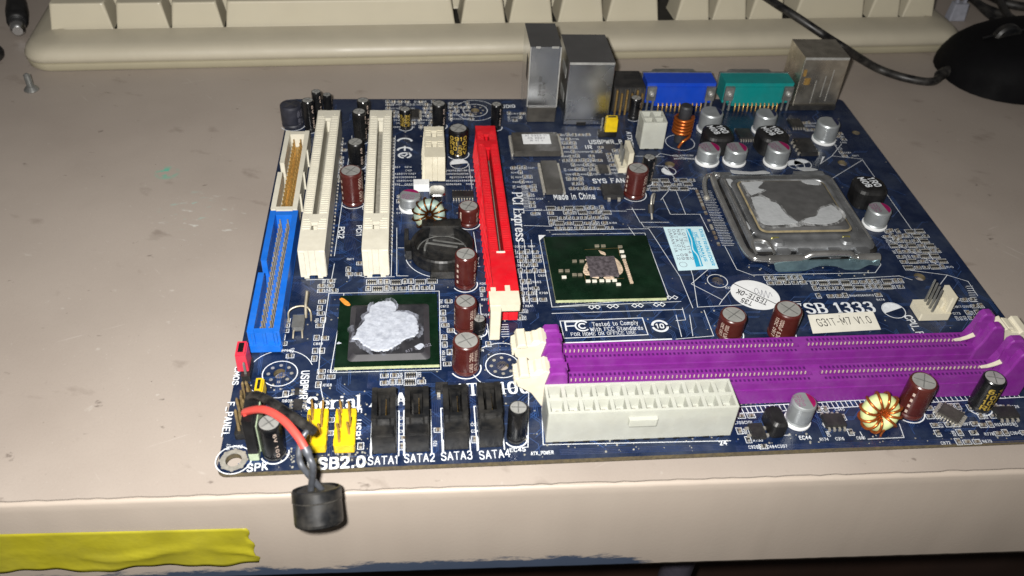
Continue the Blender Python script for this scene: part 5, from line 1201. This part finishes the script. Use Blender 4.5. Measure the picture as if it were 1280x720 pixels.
# ------------------------------------------------------------------ stickers glued on the board
def quad_sticker(name, px, mat, z=.12, zp=0):
    b = MB(); b.prism([P(*p, zp) for p in px], .01, z); return part(name, b, mat, bevel=.02)
s1 = quad_sticker('model_label', [(1009.5, 394), (1091, 389.5), (1101, 412), (1016, 417)], 'sticker_cream')
b = MB(); text(b, 'G31T-M7 V1.0', (1024, 408), (1090.5, 403.8), (1022, 399.5), z=.125, pw=.3, ph=.3); sub('printed_marking', b, 'ink_black', s1)
s2 = quad_sticker('distributor_label', [(829, 284), (878, 283.5), (898, 336), (848, 338.5)], 'sticker_blue')
b = MB(); p = pl((857, 286), (863, 286), (879, 333), (870, 334)); b.add([(x, y, .13) for x, y in p], [(3, 2, 1, 0)]); sub('printed_band', b, 'ink_cyan', s2)
b = MB(); sp_ = smooth_path([(*P(858.5, 287), 0), (*P(864, 300), 0), (*P(866, 312), 0), (*P(872, 320), 0), (*P(876, 332), 0)], 5); line(b, [(v.x, v.y) for v in sp_], .45, 0, .137); sub('printed_wave', b, 'sticker_blue', s2)
b = MB()
for t, a, c_, top_ in (('DISTRIBUIDOR', (873.5, 287), (890, 332), (877, 286.8)), ('DE MANAUS', (867.5, 291), (881, 327), (870.5, 290.8)), ('INFORMATICA', (863.8, 289), (876, 322), (865.8, 288.8))):
    text(b, t, a, c_, top_, z=.13, pw=.5, ph=.5)
sub('printed_marking', b, 'ink_cyan', s2)
b = MB()
for k in range(4): text(b, ('GARANTIA 12', 'DATA 07 09', 'NS 3021 88', 'LOTE 114 2')[k], (834.5 + 5.5 * k, 287), (847 + 5.5 * k, 325), (838 + 5.5 * k, 286.9), z=.13, pw=.35, ph=.35)
arc(b, P(854, 331), 1.3, 0, 360, .16, 0, .13); sub('printed_small_text', b, 'ink_grey', s2)
# oval test sticker, text upside down
c = P(944, 369); ang = math.radians(-24)
e = Vector(P(914, 360)) - Vector(P(974, 380)); R1 = e.length / 2
ex = [(c[0] + 8.6 * math.cos(t), c[1] + 8.2 * math.sin(t)) for t in [2 * math.pi * i / 48 for i in range(48)]]
ed = [P(944 + 31 * math.cos(t) + 1.5 * math.sin(t), 369 + 17.5 * math.sin(t) + 5.5 * math.cos(t)) for t in [2 * math.pi * i / 48 for i in range(48)]]
b = MB(); b.prism(ed, .01, .15); s3 = part('test_label', b, 'sticker')
b = MB(); text(b, 'TESTE-OK', (960, 377), (923, 362), (957.3, 381.8), z=.155, pw=.5, ph=.5); text(b, 'T35', (941, 378), (928, 373), (938.5, 382.5), z=.155, pw=.5, ph=.5); line(b, pl((917, 355), (971, 381)), .32, 0, .155); sub('printed_marking', b, 'ink_black', s3)
b = MB(); pth = [(965, 371), (962, 366), (960, 373), (957, 364), (955, 372), (952, 363), (951, 370), (946, 361), (943, 363), (945, 368), (948, 366)]
line(b, [(v.x, v.y) for v in smooth_path([(*P(*q), 0) for q in pth], 4)], .16, 0, .155); sub('handwriting', b, 'ink_grey', s3)

# ------------------------------------------------------------------ jumper caps pushed on the headers
def jumper(name, x0, x1, y0, y1, z0, z1, mat, label, tip=0):
    t = thing(name, label, 'jumper cap', ((x0 + x1) / 2, (y0 + y1) / 2, z0))
    b = MB(); b.box(x0, x1, y0, y1, z0, z1 - .8, tx=.15, ty=.1); b.box(x0 + .35, x1 - .35, y0 + .35, y1 - .35, z1 - .9, z1)
    obj('shell', b, mat, t, bevel=.3)
    b = MB(); b.box(x0 + .9, x1 - .9, y0 + .9, y1 - .9, z1 - .1, z1 + .04); obj('slot', b, 'black_matte', t)
x, y = hj[1]; jumper('jumper_cap', x - 1.3, x + 3.9, y - 1.4, y + 1.4, 2.5, 9.0, 'yellow_plastic', 'yellow jumper cap in front of the shiny network port box')
x, y = cm[0]; jumper('jumper_cap', x - 2.4, x + .9, y + .6, y + 6.2, 2.5, 9.6, 'jumper_red', 'red jumper cap at the end of the blue drive connector')
x, y = us[1]; jumper('jumper_cap', x - 1.3, x + 1.3, y - 1.4, y + 3.9, 2.5, 7.2, 'yellow_plastic', 'small yellow jumper cap behind the red and black buzzer wires')

# ------------------------------------------------------------------ buzzer hanging on its wires over the desk edge
BS = .92; bc = Vector((27.5, -14.8, 4.8)); ph_ = math.radians(41); axis = Vector((-.06, math.sin(ph_), math.cos(ph_))).normalized()
bz = thing('buzzer', 'small black buzzer hanging on red and black wires over the desk edge', 'buzzer', (xb, yb + 5, 2.5))
b = MB(); prof = [(0, -5.2), (5.6, -5.2), (6.35, -4.7), (6.5, -4.0), (6.5, 1.8), (6.62, 1.9), (6.62, 4.2), (6.3, 4.7), (5.9, 4.75), (5.85, 4.1), (5.3, 4.0), (0, 4.0)]
tm = axis.to_track_quat('Z', 'Y').to_matrix()
b.lathe(prof, 40)
b.v = [tuple(bc + tm @ Vector(v) * BS) for v in b.v]; obj('case', b, 'black_plastic', bz)
b = MB(); b.lathe([(0, 4.05), (5.2, 4.05), (5.2, 4.35), (4.6, 4.4), (0, 4.4)], 32); b.v = [tuple(bc + tm @ Vector(v) * BS) for v in b.v]; obj('resin_fill', b, 'ic_grey', bz)
b = MB(); b.lathe([(6.52, 1.5), (6.68, 1.65), (6.52, 1.8)], 40); b.v = [tuple(bc + tm @ Vector(v) * BS) for v in b.v]; obj('rim_line', b, 'ic_grey', bz)
b = MB(); b.box(xb - 1.75, xb + .95, yb + .3, yb + 10.6, 2.55, 15.5); b.box(xb + .85, xb + 1.5, yb + 1, yb + 10, 4, 14)
obj('plug_housing', b, 'black_matte', bz, bevel=.3)
b = MB(); b.box(xb + 1.45, xb + 1.7, yb + .8, yb + 9.6, 3, 13); obj('plug_side', b, 'pale_green', bz, bevel=.08)
def along(px, py, t):                                          # a point at t mm from the lens along a photo pixel
    d = ROT @ Vector(((px - W / 2) / FPX, -(py - H / 2) / FPX, -1)); return CAM + d * t
t0 = tm @ Vector((-1.3, .6, 4.0)) + bc; t1 = tm @ Vector((1.3, .6, 4.0)) + bc
st = Vector((xb - .5, yb + 2.4, 15)); sr = Vector((xb - .5, yb + 8.6, 15))
b = MB(); rp = [st, along(307, 515, 226), along(330, 512, 217), along(353, 524, 212), along(372, 545, 209), along(382, 562, 208)]
b.tube(smooth_path([tuple(p) for p in rp], 8), 1.02, 12); obj('red_wire', b, 'wire_red', bz)
b = MB(); b.tube(smooth_path([tuple(p) for p in (along(381, 559, 208), along(387, 572, 208), along(391, 585, 209), t1)], 6), [1.1] * 5 + [.85] * 14, 10); obj('solder_lead', b, 'shrink', bz)
b = MB(); bp_ = [sr, sr * .5 + along(330, 496, 224) * .5 + Vector((0, 0, 1)), along(338, 502, 222), along(362, 518, 218), along(392, 539, 214)]
b.tube(smooth_path([tuple(p) for p in bp_], 8), 1.2, 12); obj('black_wire', b, 'wire_black', bz)
b = MB(); b.tube(smooth_path([tuple(p) for p in (along(390, 538, 214), along(382, 541, 214), along(375, 556, 213), along(374, 570, 212), along(379, 585, 211), t0)], 6), .75, 10); obj('solder_lead', b, 'shrink', bz)
